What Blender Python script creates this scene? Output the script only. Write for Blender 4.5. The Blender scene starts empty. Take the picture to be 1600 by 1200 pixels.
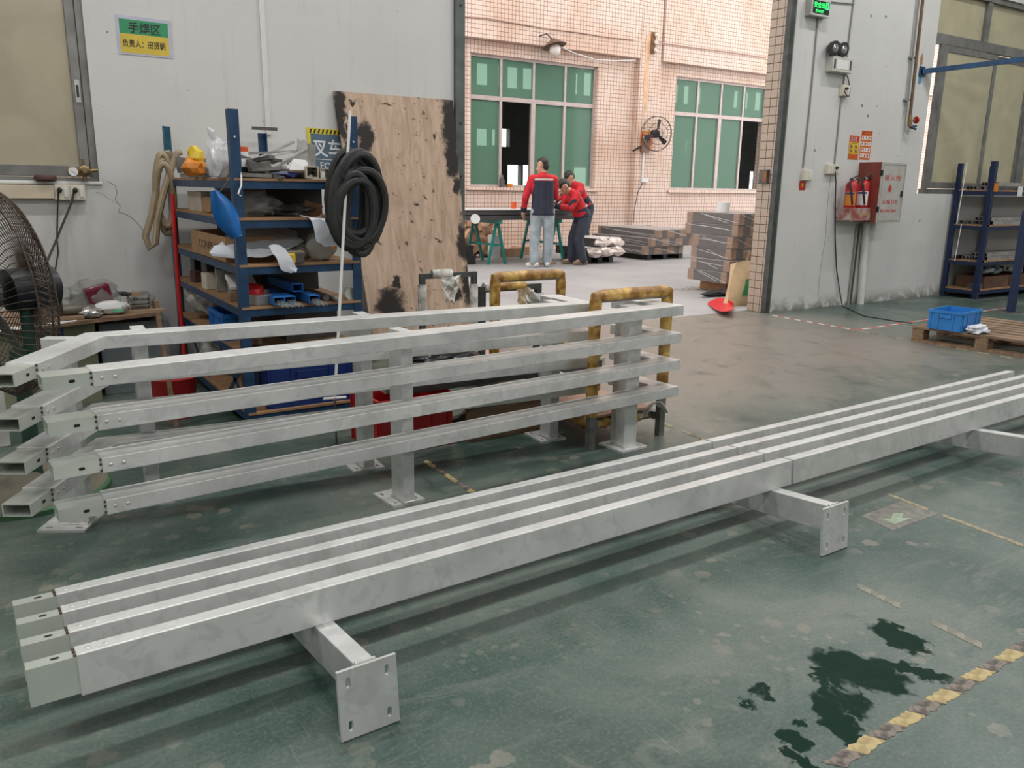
import bpy, bmesh, math, random
from mathutils import Vector, Matrix, noise
R = math.radians
random.seed(7)
S = bpy.context.scene
COL = S.collection
# ------------------------------------------------------------------ camera
FPX, YAW, PITCH, ROLL, CAMH = 1274.43, R(33.05), R(13.613), R(0.889), 1.28
_f = Vector((math.sin(YAW)*math.cos(PITCH), math.cos(YAW)*math.cos(PITCH), -math.sin(PITCH)))
_r = Vector((math.cos(YAW), -math.sin(YAW), 0))
_u = _r.cross(_f)
CR = _r*math.cos(ROLL) + _u*math.sin(ROLL)
CU = -_r*math.sin(ROLL) + _u*math.cos(ROLL)
CAM = Vector((0, 0, CAMH))
cd = bpy.data.cameras.new('camera')
cd.sensor_fit = 'HORIZONTAL'; cd.sensor_width = 36; cd.lens = FPX/1600*36; cd.clip_start = .02; cd.clip_end = 200
cam = bpy.data.objects.new('camera', cd); COL.objects.link(cam)
m = Matrix.Identity(4)
for i in range(3):
    m[i][0] = CR[i]; m[i][1] = CU[i]; m[i][2] = -_f[i]; m[i][3] = CAM[i]
cam.matrix_world = m
S.camera = cam
# ------------------------------------------------------------------ sky, lamps, exposure
SKY = 2.45
w = bpy.data.worlds.new('overcast_sky'); S.world = w; w.use_nodes = True
bg = w.node_tree.nodes['Background']; bg.inputs[0].default_value = (1.0, .97, .94, 1); bg.inputs[1].default_value = SKY
S.view_settings.view_transform = 'Standard'; S.view_settings.look = 'None'
S.view_settings.exposure = 0.14; S.view_settings.gamma = 1.0; S.view_settings.use_curve_mapping = False
def area_light(name, loc, size, energy, color=(1, 1, 1), rot=(0, 0, 0)):
    l = bpy.data.lights.new(name, 'AREA'); l.shape = 'RECTANGLE'; l.size, l.size_y = size; l.energy = energy; l.color = color
    o = bpy.data.objects.new(name, l); COL.objects.link(o); o.location = loc; o.rotation_euler = rot
    return o
LAMPS = [(-2.6, 3.6), (-2.6, -1.2), (1.4, 3.6), (1.4, -1.2), (5.4, 3.6), (5.4, -1.2), (9.4, 3.6), (9.4, -1.2), (13, 1.5)]
LAMP_W = 95

# ------------------------------------------------------------------ projection helpers (photograph pixel -> place on a known plane)
def ray(x, y): return _f + CR*((x-800)/FPX) - CU*((y-600)/FPX)
def on(x, y, ax, v):
    d = ray(x, y); return CAM + d*((v-CAM[ax])/d[ax])
def FL(x, y, z=0.): return on(x, y, 2, z)
def WY(x, y, Y): return on(x, y, 1, Y)
def WX(x, y, X): return on(x, y, 0, X)

# ------------------------------------------------------------------ materials
MATS = {}
def mat(name, col, rough=.5, metal=0., var=.12, scale=8., bump=0., bscale=60., spec=.5, trans=0., alpha=1., stretch=None, col2=None, emit=0., sheen=0., detail=5.):
    """noise-varied principled material"""
    if name in MATS: return MATS[name]
    m = bpy.data.materials.new(name); m.use_nodes = True
    nt = m.node_tree; N = nt.nodes; L = nt.links; b = N['Principled BSDF']
    b.inputs['Roughness'].default_value = rough; b.inputs['Metallic'].default_value = metal
    b.inputs['Specular IOR Level'].default_value = spec
    b.inputs['Transmission Weight'].default_value = trans; b.inputs['Alpha'].default_value = alpha
    c = Vector(col[:3])
    tc = N.new('ShaderNodeTexCoord'); mp = N.new('ShaderNodeMapping')
    L.new(tc.outputs['Object'], mp.inputs[0])
    if stretch: mp.inputs['Scale'].default_value = stretch
    nz = N.new('ShaderNodeTexNoise'); nz.inputs['Scale'].default_value = scale; nz.inputs['Detail'].default_value = detail
    L.new(mp.outputs[0], nz.inputs['Vector'])
    rp = N.new('ShaderNodeValToRGB'); rp.color_ramp.elements[0].position = .3; rp.color_ramp.elements[1].position = .7
    c2 = Vector(col2[:3]) if col2 else c*(1+var)
    c1 = c if col2 else c*(1-var)
    rp.color_ramp.elements[0].color = (*[min(1, v) for v in c1], 1); rp.color_ramp.elements[1].color = (*[min(1, v) for v in c2], 1)
    L.new(nz.outputs['Fac'], rp.inputs[0]); L.new(rp.outputs[0], b.inputs['Base Color'])
    if col2: rp.color_ramp.elements[0].position = .41; rp.color_ramp.elements[1].position = .60
    if bump:
        n2 = N.new('ShaderNodeTexNoise'); n2.inputs['Scale'].default_value = bscale; L.new(mp.outputs[0], n2.inputs['Vector'])
        bp = N.new('ShaderNodeBump'); bp.inputs['Strength'].default_value = bump; bp.inputs['Distance'].default_value = .01
        L.new(n2.outputs['Fac'], bp.inputs['Height']); L.new(bp.outputs[0], b.inputs['Normal'])
    if emit:
        b.inputs['Emission Color'].default_value = (*c, 1); b.inputs['Emission Strength'].default_value = emit
    MATS[name] = m
    return m
def film(name, col, clear=.6, rough=.2):
    """thin clear plastic film / tinted glass: part transparent, part glossy and milky"""
    if name in MATS: return MATS[name]
    m = bpy.data.materials.new(name); m.use_nodes = True
    nt = m.node_tree; N = nt.nodes; L = nt.links; b = N['Principled BSDF']; out = N['Material Output']
    b.inputs['Base Color'].default_value = (*col, 1); b.inputs['Roughness'].default_value = rough
    t = N.new('ShaderNodeBsdfTransparent'); t.inputs[0].default_value = (*[min(1, .35+.65*c) for c in col], 1)
    mx = N.new('ShaderNodeMixShader'); mx.inputs[0].default_value = clear
    L.new(b.outputs[0], mx.inputs[1]); L.new(t.outputs[0], mx.inputs[2]); L.new(mx.outputs[0], out.inputs[0])
    MATS[name] = m
    return m

# ------------------------------------------------------------------ geometry builder
class G:
    def __init__(s): s.bm = bmesh.new()
    def box(s, x0, x1, y0, y1, z0, z1, M=None):
        vs = [s.bm.verts.new((M @ Vector(p)) if M else p) for p in ((x0,y0,z0),(x1,y0,z0),(x1,y1,z0),(x0,y1,z0),(x0,y0,z1),(x1,y0,z1),(x1,y1,z1),(x0,y1,z1))]
        for f in ((3,2,1,0),(4,5,6,7),(0,1,5,4),(1,2,6,5),(2,3,7,6),(3,0,4,7)): s.bm.faces.new([vs[i] for i in f])
        return s
    def obox(s, c, size, rz=0., rx=0., ry=0.):
        M = Matrix.Translation(c) @ Matrix.Rotation(rz, 4, 'Z') @ Matrix.Rotation(ry, 4, 'Y') @ Matrix.Rotation(rx, 4, 'X')
        a, b, c2 = [v/2 for v in size]
        return s.box(-a, a, -b, b, -c2, c2, M)
    def beam(s, p0, p1, w, h, up=(0, 0, 1)):
        p0, p1 = Vector(p0), Vector(p1); d = (p1-p0); l = d.length; d.normalize(); up = Vector(up)
        if abs(d.dot(up)) > .97: up = Vector((1, 0, 0))
        sd = d.cross(up).normalized(); up = sd.cross(d)
        M = Matrix((( d.x, sd.x, up.x, p0.x), (d.y, sd.y, up.y, p0.y), (d.z, sd.z, up.z, p0.z), (0, 0, 0, 1)))
        return s.box(0, l, -w/2, w/2, -h/2, h/2, M)
    def recttube(s, p0, p1, w, h, t=.004, up=(0, 0, 1)):
        p0, p1 = Vector(p0), Vector(p1); d = (p1-p0).normalized(); up = Vector(up)
        if abs(d.dot(up)) > .97: up = Vector((1, 0, 0))
        sd = d.cross(up).normalized(); up = sd.cross(d); rings = []
        for p in (p0, p1):
            for k in (0, t):
                a, b = w/2-k, h/2-k
                rings.append([s.bm.verts.new(p+sd*x+up*y) for x, y in ((-a,-b),(a,-b),(a,b),(-a,b))])
        o0, i0, o1, i1 = rings
        for k in range(4):
            j = (k+1) % 4
            for q in ((o0[k],o0[j],o1[j],o1[k]),(i0[j],i0[k],i1[k],i1[j]),(o0[j],o0[k],i0[k],i0[j]),(o1[k],o1[j],i1[j],i1[k])): s.bm.faces.new(q)
        return s
    def frame(s, d):
        d = d.normalized(); a = Vector((0, 0, 1)) if abs(d.z) < .9 else Vector((1, 0, 0))
        x = d.cross(a).normalized(); return x, d.cross(x).normalized()
    def tube(s, pts, r, seg=8, closed=False, caps=True):
        pts = [Vector(p) for p in pts]; n = len(pts); rings = []; px = None
        for i, p in enumerate(pts):
            a = pts[(i-1) % n] if (i or closed) else p
            b = pts[(i+1) % n] if (i < n-1 or closed) else p
            d = (b-a)
            if d.length < 1e-9: d = Vector((0, 0, 1))
            d.normalize()
            if px is None: x, y = s.frame(d)
            else:
                x = px - d*px.dot(d)
                if x.length < 1e-6: x, y = s.frame(d)
                x.normalize(); y = d.cross(x)
            px = x
            rr = r[i] if isinstance(r, (list, tuple)) else r
            rings.append([s.bm.verts.new(p + x*(rr*math.cos(2*math.pi*k/seg)) + y*(rr*math.sin(2*math.pi*k/seg))) for k in range(seg)])
        m_ = n if closed else n-1
        for i in range(m_):
            A, B = rings[i], rings[(i+1) % n]
            for k in range(seg): s.bm.faces.new((A[k], A[(k+1) % seg], B[(k+1) % seg], B[k]))
        if caps and not closed:
            s.bm.faces.new(rings[0][::-1]); s.bm.faces.new(rings[-1])
        return s
    def cyl(s, p0, p1, r, seg=12, r1=None): return s.tube([p0, p1], [r, r if r1 is None else r1], seg)
    def lathe(s, c, prof, seg=20, axis=(0, 0, 1)):
        """prof: (radius, distance along axis)"""
        ax = Vector(axis).normalized(); x, y = s.frame(ax); c = Vector(c); rings = []
        for r, h in prof: rings.append([s.bm.verts.new(c+ax*h+x*(max(r, 1e-4)*math.cos(2*math.pi*k/seg))+y*(max(r, 1e-4)*math.sin(2*math.pi*k/seg))) for k in range(seg)])
        for A, B in zip(rings, rings[1:]):
            for k in range(seg): s.bm.faces.new((A[k], A[(k+1) % seg], B[(k+1) % seg], B[k]))
        s.bm.faces.new(rings[0][::-1]); s.bm.faces.new(rings[-1])
        return s
    def prism(s, poly, z0, z1, M=None):
        A = [s.bm.verts.new((M @ Vector((x, y, z0))) if M else (x, y, z0)) for x, y in poly]
        B = [s.bm.verts.new((M @ Vector((x, y, z1))) if M else (x, y, z1)) for x, y in poly]
        s.bm.faces.new(A[::-1]); s.bm.faces.new(B); n = len(poly)
        for i in range(n): s.bm.faces.new((A[i], A[(i+1) % n], B[(i+1) % n], B[i]))
        return s
    def blob(s, c, r, sub=2, amp=.0, freq=2., seed=0, flat=None, M=None):
        bm2 = bmesh.new(); bmesh.ops.create_icosphere(bm2, subdivisions=sub, radius=1.)
        c = Vector(c); mp = {}
        for v in bm2.verts:
            p = v.co.copy(); k = 1+amp*noise.noise(p*freq+Vector((seed*7.3, seed*3.1, seed)))+amp*.5*noise.noise(p*freq*2.7+Vector((seed, 9, 2)))
            q = Vector((p.x*r[0]*k, p.y*r[1]*k, p.z*r[2]*k))
            if flat is not None and q.z < flat: q.z = flat
            if M: q = M @ q
            mp[v.index] = s.bm.verts.new(c+q)
        for f in bm2.faces: s.bm.faces.new([mp[v.index] for v in f.verts])
        bm2.free(); return s
    def sheet(s, rows, th=.002):
        """loft rows of points into a thin solid sheet"""
        n, m_ = len(rows), len(rows[0]); P = [[Vector(p) for p in r] for r in rows]
        nor = [[None]*m_ for _ in range(n)]
        for i in range(n):
            for j in range(m_):
                a = P[min(i+1, n-1)][j]-P[max(i-1, 0)][j]; b = P[i][min(j+1, m_-1)]-P[i][max(j-1, 0)]
                c = a.cross(b); nor[i][j] = c.normalized() if c.length > 1e-9 else Vector((0, 0, 1))
        A = [[s.bm.verts.new(P[i][j]+nor[i][j]*th/2) for j in range(m_)] for i in range(n)]
        B = [[s.bm.verts.new(P[i][j]-nor[i][j]*th/2) for j in range(m_)] for i in range(n)]
        for i in range(n-1):
            for j in range(m_-1):
                s.bm.faces.new((A[i][j], A[i+1][j], A[i+1][j+1], A[i][j+1])); s.bm.faces.new((B[i][j+1], B[i+1][j+1], B[i+1][j], B[i][j]))
        edge = [(i, 0) for i in range(n)]+[(n-1, j) for j in range(1, m_)]+[(i, m_-1) for i in range(n-2, -1, -1)]+[(0, j) for j in range(m_-2, 0, -1)]
        for k in range(len(edge)):
            a, b = edge[k], edge[(k+1) % len(edge)]
            s.bm.faces.new((A[a[0]][a[1]], A[b[0]][b[1]], B[b[0]][b[1]], B[a[0]][a[1]]))
        return s
    def xf(s, M):
        s.bm.transform(M); return s

def pmat(p):
    return Matrix.LocRotScale(p.location, p.rotation_euler, p.scale)
def obj(name, g, material, parent=None, smooth=False, bevel=0., label=None, kind=None, doubles=False):
    bm = g.bm
    if doubles: bmesh.ops.remove_doubles(bm, verts=bm.verts, dist=1e-5)
    bmesh.ops.recalc_face_normals(bm, faces=bm.faces)
    me = bpy.data.meshes.new(name)
    xs = [v.co for v in bm.verts]
    org = Vector((0, 0, 0))
    if xs:
        lo = Vector([min(v[i] for v in xs) for i in range(3)]); hi = Vector([max(v[i] for v in xs) for i in range(3)])
        org = Vector(((lo.x+hi.x)/2, (lo.y+hi.y)/2, lo.z))
        bmesh.ops.translate(bm, verts=bm.verts, vec=-org)
    if smooth:
        for f in bm.faces: f.smooth = True
    bm.to_mesh(me); bm.free()
    me.materials.append(material)
    o = bpy.data.objects.new(name, me); COL.objects.link(o); o.location = org
    if parent:
        o.parent = parent
        pm = pmat(parent)
        if parent.parent: pm = pmat(parent.parent) @ parent.parent.matrix_parent_inverse @ pm if False else chain(parent)
        o.matrix_parent_inverse = pm.inverted()
    if smooth: 
        try: me.set_sharp_from_angle(angle=R(40))
        except Exception: pass
    if bevel:
        b = o.modifiers.new('bevel', 'BEVEL'); b.width = bevel; b.segments = 2; b.limit_method = 'ANGLE'; b.angle_limit = R(40)
    if label: o['label'] = label
    if kind: o['kind'] = kind
    return o
def chain(o):
    M = pmat(o)
    if o.parent: M = chain(o.parent) @ o.matrix_parent_inverse @ M
    return M
def inst(name, mesh, parent, M):
    o = bpy.data.objects.new(name, mesh); COL.objects.link(o)
    o.location, q, o.scale = M.decompose(); o.rotation_euler = q.to_euler()
    if parent: o.parent = parent; o.matrix_parent_inverse = chain(parent).inverted()
    return o
def tag(o, label, cat, group=None, kind=None):
    o['label'] = label; o['category'] = cat
    if group: o['group'] = group
    if kind: o['kind'] = kind
    return o
def thing(name, label, cat, loc=(0, 0, 0), group=None):
    o = bpy.data.objects.new(name, None); COL.objects.link(o); o.location = loc; o.empty_display_size = .1
    return tag(o, label, cat, group)
def struct(name, g, material, label=None, parent=None, **k):
    o = obj(name, g, material, parent, **k)
    o['kind'] = 'structure'
    if label: o['label'] = label
    return o
def copy_tree(root, M):
    """copy a thing with its parts; M moves it in the world"""
    c = root.copy(); COL.objects.link(c)
    W = M @ pmat(root); c.location, q, c.scale = W.decompose(); c.rotation_euler = q.to_euler()
    for ch in [o for o in COL.objects if o.parent == root]:
        d = ch.copy(); COL.objects.link(d); d.parent = c
        for gch in [o for o in COL.objects if o.parent == ch]:
            e = gch.copy(); COL.objects.link(e); e.parent = d
    return c
_txt = {}
def text(name, s, material, parent, origin, width, height, ux=(1, 0, 0), uy=(0, 0, 1), depth=.0006, fit=True, bold=0.):
    """flat lettering: baseline-left corner at origin, fitted to width x height, spanned by ux, uy"""
    cu = bpy.data.curves.new(name, 'FONT'); cu.body = s; cu.size = 1.; cu.offset = bold; cu.resolution_u = 3
    o = bpy.data.objects.new(name, cu); COL.objects.link(o)
    bpy.context.view_layer.update()
    me = bpy.data.meshes.new_from_object(o.evaluated_get(bpy.context.evaluated_depsgraph_get()))
    bpy.data.objects.remove(o); bpy.data.curves.remove(cu)
    if not me.vertices: return None
    xs = [v.co.x for v in me.vertices]; ys = [v.co.y for v in me.vertices]
    x0, y0 = min(xs), min(ys); sx = width/(max(xs)-x0); sy = height/(max(ys)-y0)
    ux, uy = Vector(ux).normalized(), Vector(uy).normalized(); nn = ux.cross(uy)
    o0 = Vector(origin)
    for v in me.vertices: v.co = ux*((v.co.x-x0)*sx)+uy*((v.co.y-y0)*sy)+nn*depth
    me.materials.clear(); me.materials.append(material)
    ob = bpy.data.objects.new(name, me); COL.objects.link(ob); ob.location = o0
    if parent: ob.parent = parent; ob.matrix_parent_inverse = chain(parent).inverted()
    return ob
def rnd(a, b): return random.uniform(a, b)
# ------------------------------------------------------------------ surface materials of the setting
class NT:
    """small node-graph helper"""
    def __init__(s, name):
        s.m = bpy.data.materials.new(name); s.m.use_nodes = True
        s.N = s.m.node_tree.nodes; s.L = s.m.node_tree.links; s.b = s.N['Principled BSDF']
        g = s.N.new('ShaderNodeNewGeometry'); s.pos = g.outputs['Position']
    def n(s, t, ins=(), **k):
        nd = s.N.new('ShaderNode'+t)
        for a, v in k.items(): setattr(nd, a, v)
        for i, v in (ins.items() if isinstance(ins, dict) else enumerate(ins)):
            if v is None: continue
            if hasattr(v, 'links') or isinstance(v, bpy.types.NodeSocket): s.L.new(v, nd.inputs[i])
            else: nd.inputs[i].default_value = v
        return nd
    def noise(s, scale, vec=None, detail=5., rough=.6, dist=0.):
        return s.n('TexNoise', {'Vector': vec or s.pos, 'Scale': scale, 'Detail': detail, 'Roughness': rough, 'Distortion': dist}).outputs['Fac']
    def ramp(s, fac, stops):
        r = s.n('ValToRGB', {0: fac}); e = r.color_ramp.elements
        while len(e) < len(stops): e.new(.5)
        for el, (p, c) in zip(e, stops): el.position = p; el.color = (*c, 1) if len(c) == 3 else c
        return r.outputs[0]
    def sm(s, fac, a, b): return s.n('MapRange', {0: fac, 1: a, 2: b, 3: 0., 4: 1.}, interpolation_type='SMOOTHSTEP').outputs[0]
    def mix(s, fac, a, b, mode='MIX'):
        nd = s.n('Mix', data_type='RGBA', blend_type=mode)
        for i, v in ((0, fac), (6, a), (7, b)):
            if isinstance(v, bpy.types.NodeSocket): s.L.new(v, nd.inputs[i])
            else: nd.inputs[i].default_value = v if i == 0 else (*v, 1)
        return nd.outputs[2]
    def math(s, op, a, b=0.): return s.n('Math', {0: a, 1: b}, operation=op).outputs[0]
    def scaled(s, v): return s.n('Mapping', {0: s.pos, 3: v}).outputs[0]
    def bump(s, h, strength=.3, dist=.01):
        s.L.new(s.n('Bump', {'Height': h, 'Strength': strength, 'Distance': dist}).outputs[0], s.b.inputs['Normal'])
    def set(s, **k):
        for a, v in k.items():
            a = a.replace('_', ' ')
            if isinstance(v, bpy.types.NodeSocket): s.L.new(v, s.b.inputs[a])
            else: s.b.inputs[a].default_value = v
        return s.m

def floor_material():
    t = NT('worn_green_floor_paint')
    big = t.noise(1.1, detail=6., rough=.62, dist=.6); mid = t.noise(5.5, detail=6., rough=.7, dist=.8); fine = t.noise(38., detail=3.)
    c = t.ramp(big, [(.34, (.024, .058, .047)), (.47, (.056, .094, .078)), (.62, (.125, .15, .130))])
    c = t.mix(t.math('MULTIPLY', t.sm(mid, .55, .72), .6), c, (.17, .175, .15))
    c = t.mix(t.math('MULTIPLY', t.sm(mid, .45, .30), .65), c, (.022, .062, .050))
    streak = t.noise(9., t.scaled((.35, 2.2, 1.)), detail=4., dist=.5)
    c = t.mix(t.math('MULTIPLY', t.sm(streak, .56, .74), .3), c, (.15, .17, .148))
    sp = t.noise(90., detail=3., rough=.7)
    c = t.mix(t.math('MULTIPLY', t.sm(sp, .50, .68), .35), c, (.17, .185, .165))
    c = t.mix(t.math('MULTIPLY', t.sm(sp, .46, .32), .4), c, (.018, .045, .036))
    patch = t.n('TexVoronoi', {'Vector': t.n('Mapping', {0: t.pos, 3: (7., 7., 1.)}).outputs[0], 'Scale': 1.2, 'Randomness': 1.}).outputs['Distance']
    ed = t.math('ADD', patch, t.math('MULTIPLY', t.noise(30., detail=4.), .35))
    chip = t.math('MULTIPLY', t.sm(ed, .44, .40), t.sm(t.noise(1.7), .46, .60))
    c = t.mix(t.math('MULTIPLY', chip, .6), c, (.235, .215, .175))
    p2 = t.n('TexVoronoi', {'Vector': t.n('Mapping', {0: t.pos, 1: (3.1, 1.7, 0), 3: (13., 13., 1.)}).outputs[0], 'Scale': 1.3, 'Randomness': 1.}).outputs['Distance']
    ed2 = t.math('ADD', p2, t.math('MULTIPLY', t.noise(46., detail=4.), .4))
    c = t.mix(t.math('MULTIPLY', t.math('MULTIPLY', t.sm(ed2, .42, .36), t.sm(t.noise(1.2, dist=.5), .48, .60)), .55), c, (.20, .195, .165))
    c = t.mix(t.math('MULTIPLY', t.sm(t.noise(2.6, t.scaled((.5, 1.6, 1.)), 7., .72, 1.5), .54, .64), .40), c, (.155, .17, .15))
    scr = t.noise(3., t.n('Mapping', {0: t.pos, 2: (0, 0, .6), 3: (60., 1.2, 1.)}).outputs[0], detail=2.)
    c = t.mix(t.math('MULTIPLY', t.sm(scr, .68, .74), .28), c, (.36, .37, .34))
    scr2 = t.noise(3., t.n('Mapping', {0: t.pos, 2: (0, 0, -.5), 3: (1.0, 70., 1.)}).outputs[0], detail=2.)
    c = t.mix(t.math('MULTIPLY', t.sm(scr2, .69, .74), .22), c, (.36, .37, .34))
    sx = t.n('SeparateXYZ', {0: t.pos}).outputs
    # worn brown-grey towards the doorway, with the pink yard wall's reflection painted in
    worn = t.math('MULTIPLY', t.sm(t.math('ADD', sx[1], t.math('MULTIPLY', big, 1.2)), 2.9, 4.6), t.math('MULTIPLY', t.sm(sx[0], 2.2, 3.6), t.sm(sx[0], 8.2, 6.0)))
    c = t.mix(t.math('MULTIPLY', worn, t.sm(mid, .22, .50)), c, (.205, .18, .155))
    # wet dark spills, each with a ragged outline of its own
    dis = t.n('VectorMath', {0: t.pos, 1: t.n('VectorMath', {0: t.n('TexNoise', {'Vector': t.pos, 'Scale': 26., 'Detail': 5.}).outputs['Color'], 3: .10}, operation='SCALE').outputs[0]}, operation='ADD').outputs[0]
    acc = None
    for x, y, rx, ry in ((1345, 1048, 62, 26), (1318, 1085, 34, 26), (1308, 1125, 26, 34), (1408, 1000, 34, 16), (1420, 1045, 55, 9), (1190, 1080, 14, 13), (1168, 1100, 10, 7), (1236, 1155, 24, 14), (1250, 1128, 10, 6), (1242, 1182, 16, 9), (1290, 1055, 22, 9), (1395, 984, 18, 12), (1262, 1200, 26, 10)):
        o_ = .05
        c0 = FL(x, y); a = FL(x+rx, y)-c0; b = FL(x, y-ry)-c0
        d = t.n('VectorMath', {0: dis, 1: (c0.x+o_, c0.y+o_, o_)}, operation='SUBTRACT').outputs[0]
        u = t.n('VectorMath', {0: d, 1: tuple(a/a.length_squared)}, operation='DOT_PRODUCT').outputs['Value']
        v = t.n('VectorMath', {0: d, 1: tuple(b/b.length_squared)}, operation='DOT_PRODUCT').outputs['Value']
        e = t.sm(t.math('ADD', t.math('MULTIPLY', u, u), t.math('MULTIPLY', v, v)), 1.25, .75)
        acc = e if acc is None else t.math('MAXIMUM', acc, e)
    stain = t.math('MULTIPLY', acc, t.sm(mid, .30, .40))
    c = t.mix(t.math('MULTIPLY', stain, .97), c, (.002, .020, .012))
    rg = t.math('ADD', t.math('MULTIPLY', mid, .34), .20)
    rg = t.math('ADD', rg, t.math('MULTIPLY', stain, .25))
    spc = t.math('SUBTRACT', .5, t.math('MULTIPLY', stain, .40))
    t.bump(t.math('ADD', fine, mid), .10, .004)
    return t.set(Base_Color=c, Roughness=rg, Specular_IOR_Level=spc)
def ground_material():
    t = NT('grey_yard_concrete'); a = t.noise(.8, detail=6.); b = t.noise(9., detail=6., dist=.5)
    c = t.ramp(a, [(.35, (.27, .268, .277)), (.65, (.36, .352, .355))])
    c = t.mix(t.math('MULTIPLY', t.sm(b, .66, .74), .5), c, (.12, .115, .11))
    t.bump(b, .15, .01)
    return t.set(Base_Color=c, Roughness=.6)
def plaster_material():
    t = NT('scuffed_white_plaster'); a = t.noise(.7, detail=4.); b = t.noise(6., detail=6., dist=.6); f = t.noise(60., detail=3.)
    c = t.ramp(a, [(.3, (.50, .50, .49)), (.7, (.585, .585, .575))])
    c = t.mix(t.math('MULTIPLY', t.sm(b, .68, .78), .45), c, (.25, .25, .24))
    v = t.noise(4., t.scaled((5., 1., .35)), detail=4.)
    c = t.mix(t.math('MULTIPLY', t.sm(v, .58, .75), .22), c, (.33, .33, .31))
    speck = t.sm(t.noise(17., detail=2.), .735, .765)
    c = t.mix(t.math('MULTIPLY', speck, .8), c, (.12, .12, .12))
    z = t.n('SeparateXYZ', {0: t.pos}).outputs[2]
    dirt = t.math('MULTIPLY', t.sm(t.math('ADD', z, t.math('MULTIPLY', b, .28)), .34, .12), t.sm(b, .38, .56))
    c = t.mix(t.math('MULTIPLY', dirt, .85), c, (.09, .085, .06))
    t.bump(t.math('ADD', f, t.math('MULTIPLY', b, 2.)), .12, .006)
    return t.set(Base_Color=c, Roughness=.75)
def tile_material():
    t = NT('small_pink_wall_tiles')
    v = t.n('SeparateXYZ', {0: t.pos}).outputs
    n_ = t.n('SeparateXYZ', {0: t.n('NewGeometry').outputs['Normal']}).outputs
    side = t.math('GREATER_THAN', t.math('ABSOLUTE', n_[0]), .5)
    hor = t.math('ADD', t.math('MULTIPLY', v[0], t.math('SUBTRACT', 1., side)), t.math('MULTIPLY', v[1], side))
    uv = t.n('CombineXYZ', {0: hor, 1: v[2]}).outputs[0]
    br = t.n('TexBrick', {'Vector': uv, 'Color1': (.74, .59, .51, 1), 'Color2': (.69, .54, .46, 1), 'Mortar': (.26, .15, .125, 1), 'Scale': 1., 'Mortar Size': .0058, 'Mortar Smooth': .3, 'Bias': 0., 'Brick Width': .08, 'Row Height': .08}, offset=0., squash=1.)
    a = t.noise(.9, detail=5.)
    c = t.mix(t.sm(a, .40, .7), br.outputs['Color'], (.88, .78, .70), 'MULTIPLY')
    t.bump(t.math('SUBTRACT', 1., br.outputs['Fac']), .4, .004)
    return t.set(Base_Color=c, Roughness=.42)
M_floor, M_ground, M_plaster, M_tile = floor_material(), ground_material(), plaster_material(), tile_material()
M_white = mat('white_paint', (.60, .60, .58), .55, var=.06)
M_dark = mat('dark_steel_channel', (.055, .062, .06), .5, .3, var=.35, scale=12)
M_jambg = mat('grey_green_steel_channel', (.10, .115, .108), .45, .4, var=.25, scale=9)
M_alu = mat('weathered_window_aluminium', (.20, .20, .19), .45, .5, var=.25, scale=7)
M_pinkalu = mat('pinkish_window_aluminium', (.48, .40, .38), .45, .3, var=.1)
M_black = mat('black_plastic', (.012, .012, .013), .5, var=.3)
M_ceil = mat('grey_ceiling', (.22, .22, .22), .8, var=.05)

# ------------------------------------------------------------------ large structure
WF, WB = 5.83, 6.06            # room side and yard side of the end wall
HALLX0, HALLX1, HALLY0, HALLZ = -5., 16.5, -5.5, 6.6
def holed(g, x0, x1, z0, z1, y0, y1, holes):
    xs = sorted({x0, x1, *[min(max(v, x0), x1) for h in holes for v in h[:2]]}); zs = sorted({z0, z1, *[min(max(v, z0), z1) for h in holes for v in h[2:]]})
    for a, b in zip(xs, xs[1:]):
        run = None
        for c, d in zip(zs, zs[1:]):
            cut = any(h[0] <= (a+b)/2 <= h[1] and h[2] <= (c+d)/2 <= h[3] for h in holes)
            if not cut: run = (run[0], d) if run else (c, d)
            if (cut or d == zs[-1]) and run: g.box(a, b, y0, y1, run[0], run[1]); run = None
    return g
struct('floor', G().box(HALLX0, HALLX1, HALLY0, WB, -.12, 0), M_floor, 'green painted workshop floor, worn grey and scratched')
struct('floor_yard', G().box(-12, 32, WB, 24, -.12, 0), M_ground, 'pale grey concrete yard floor beyond the doorway')
g = holed(G(), HALLX0, 3.215, 0, HALLZ, WF, WB, [(-4.2, .685, 1.27, 3.5), (-4.2, 2.9, 4.1, 6.0)])
wall_left = struct('wall_left', g, M_plaster, 'scuffed white plaster wall left of the doorway')
g = holed(G(), 7.05, HALLX1, 0, HALLZ, WF, WB, [(9.56, 14.5, 1.27, 3.6), (8.0, 15.5, 4.3, 6.0)])
wall_right = struct('wall_right', g, M_plaster, 'scuffed white plaster wall right of the doorway')
struct('wall_lintel', G().box(3.215, 7.05, WF, WB, 4.2, HALLZ), M_plaster, 'white wall above the wide doorway')
struct('wall_rear', holed(G(), HALLX0, HALLX1, 0, HALLZ, HALLY0-.2, HALLY0, [(-3.5, 15, 4.3, 5.6)]), M_plaster, 'white rear wall of the workshop with a band of high windows')
struct('wall_far_left', G().box(HALLX0-.2, HALLX0, HALLY0-.2, WB, 0, HALLZ), M_plaster, 'white side wall of the workshop')
struct('wall_far_right', G().box(HALLX1, HALLX1+.2, HALLY0-.2, WB, 0, HALLZ), M_plaster, 'white end wall of the workshop')
struct('ceiling', G().box(HALLX0-.2, HALLX1+.2, HALLY0-.2, WB, HALLZ, HALLZ+.15), M_ceil, 'pale flat workshop ceiling')
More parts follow.
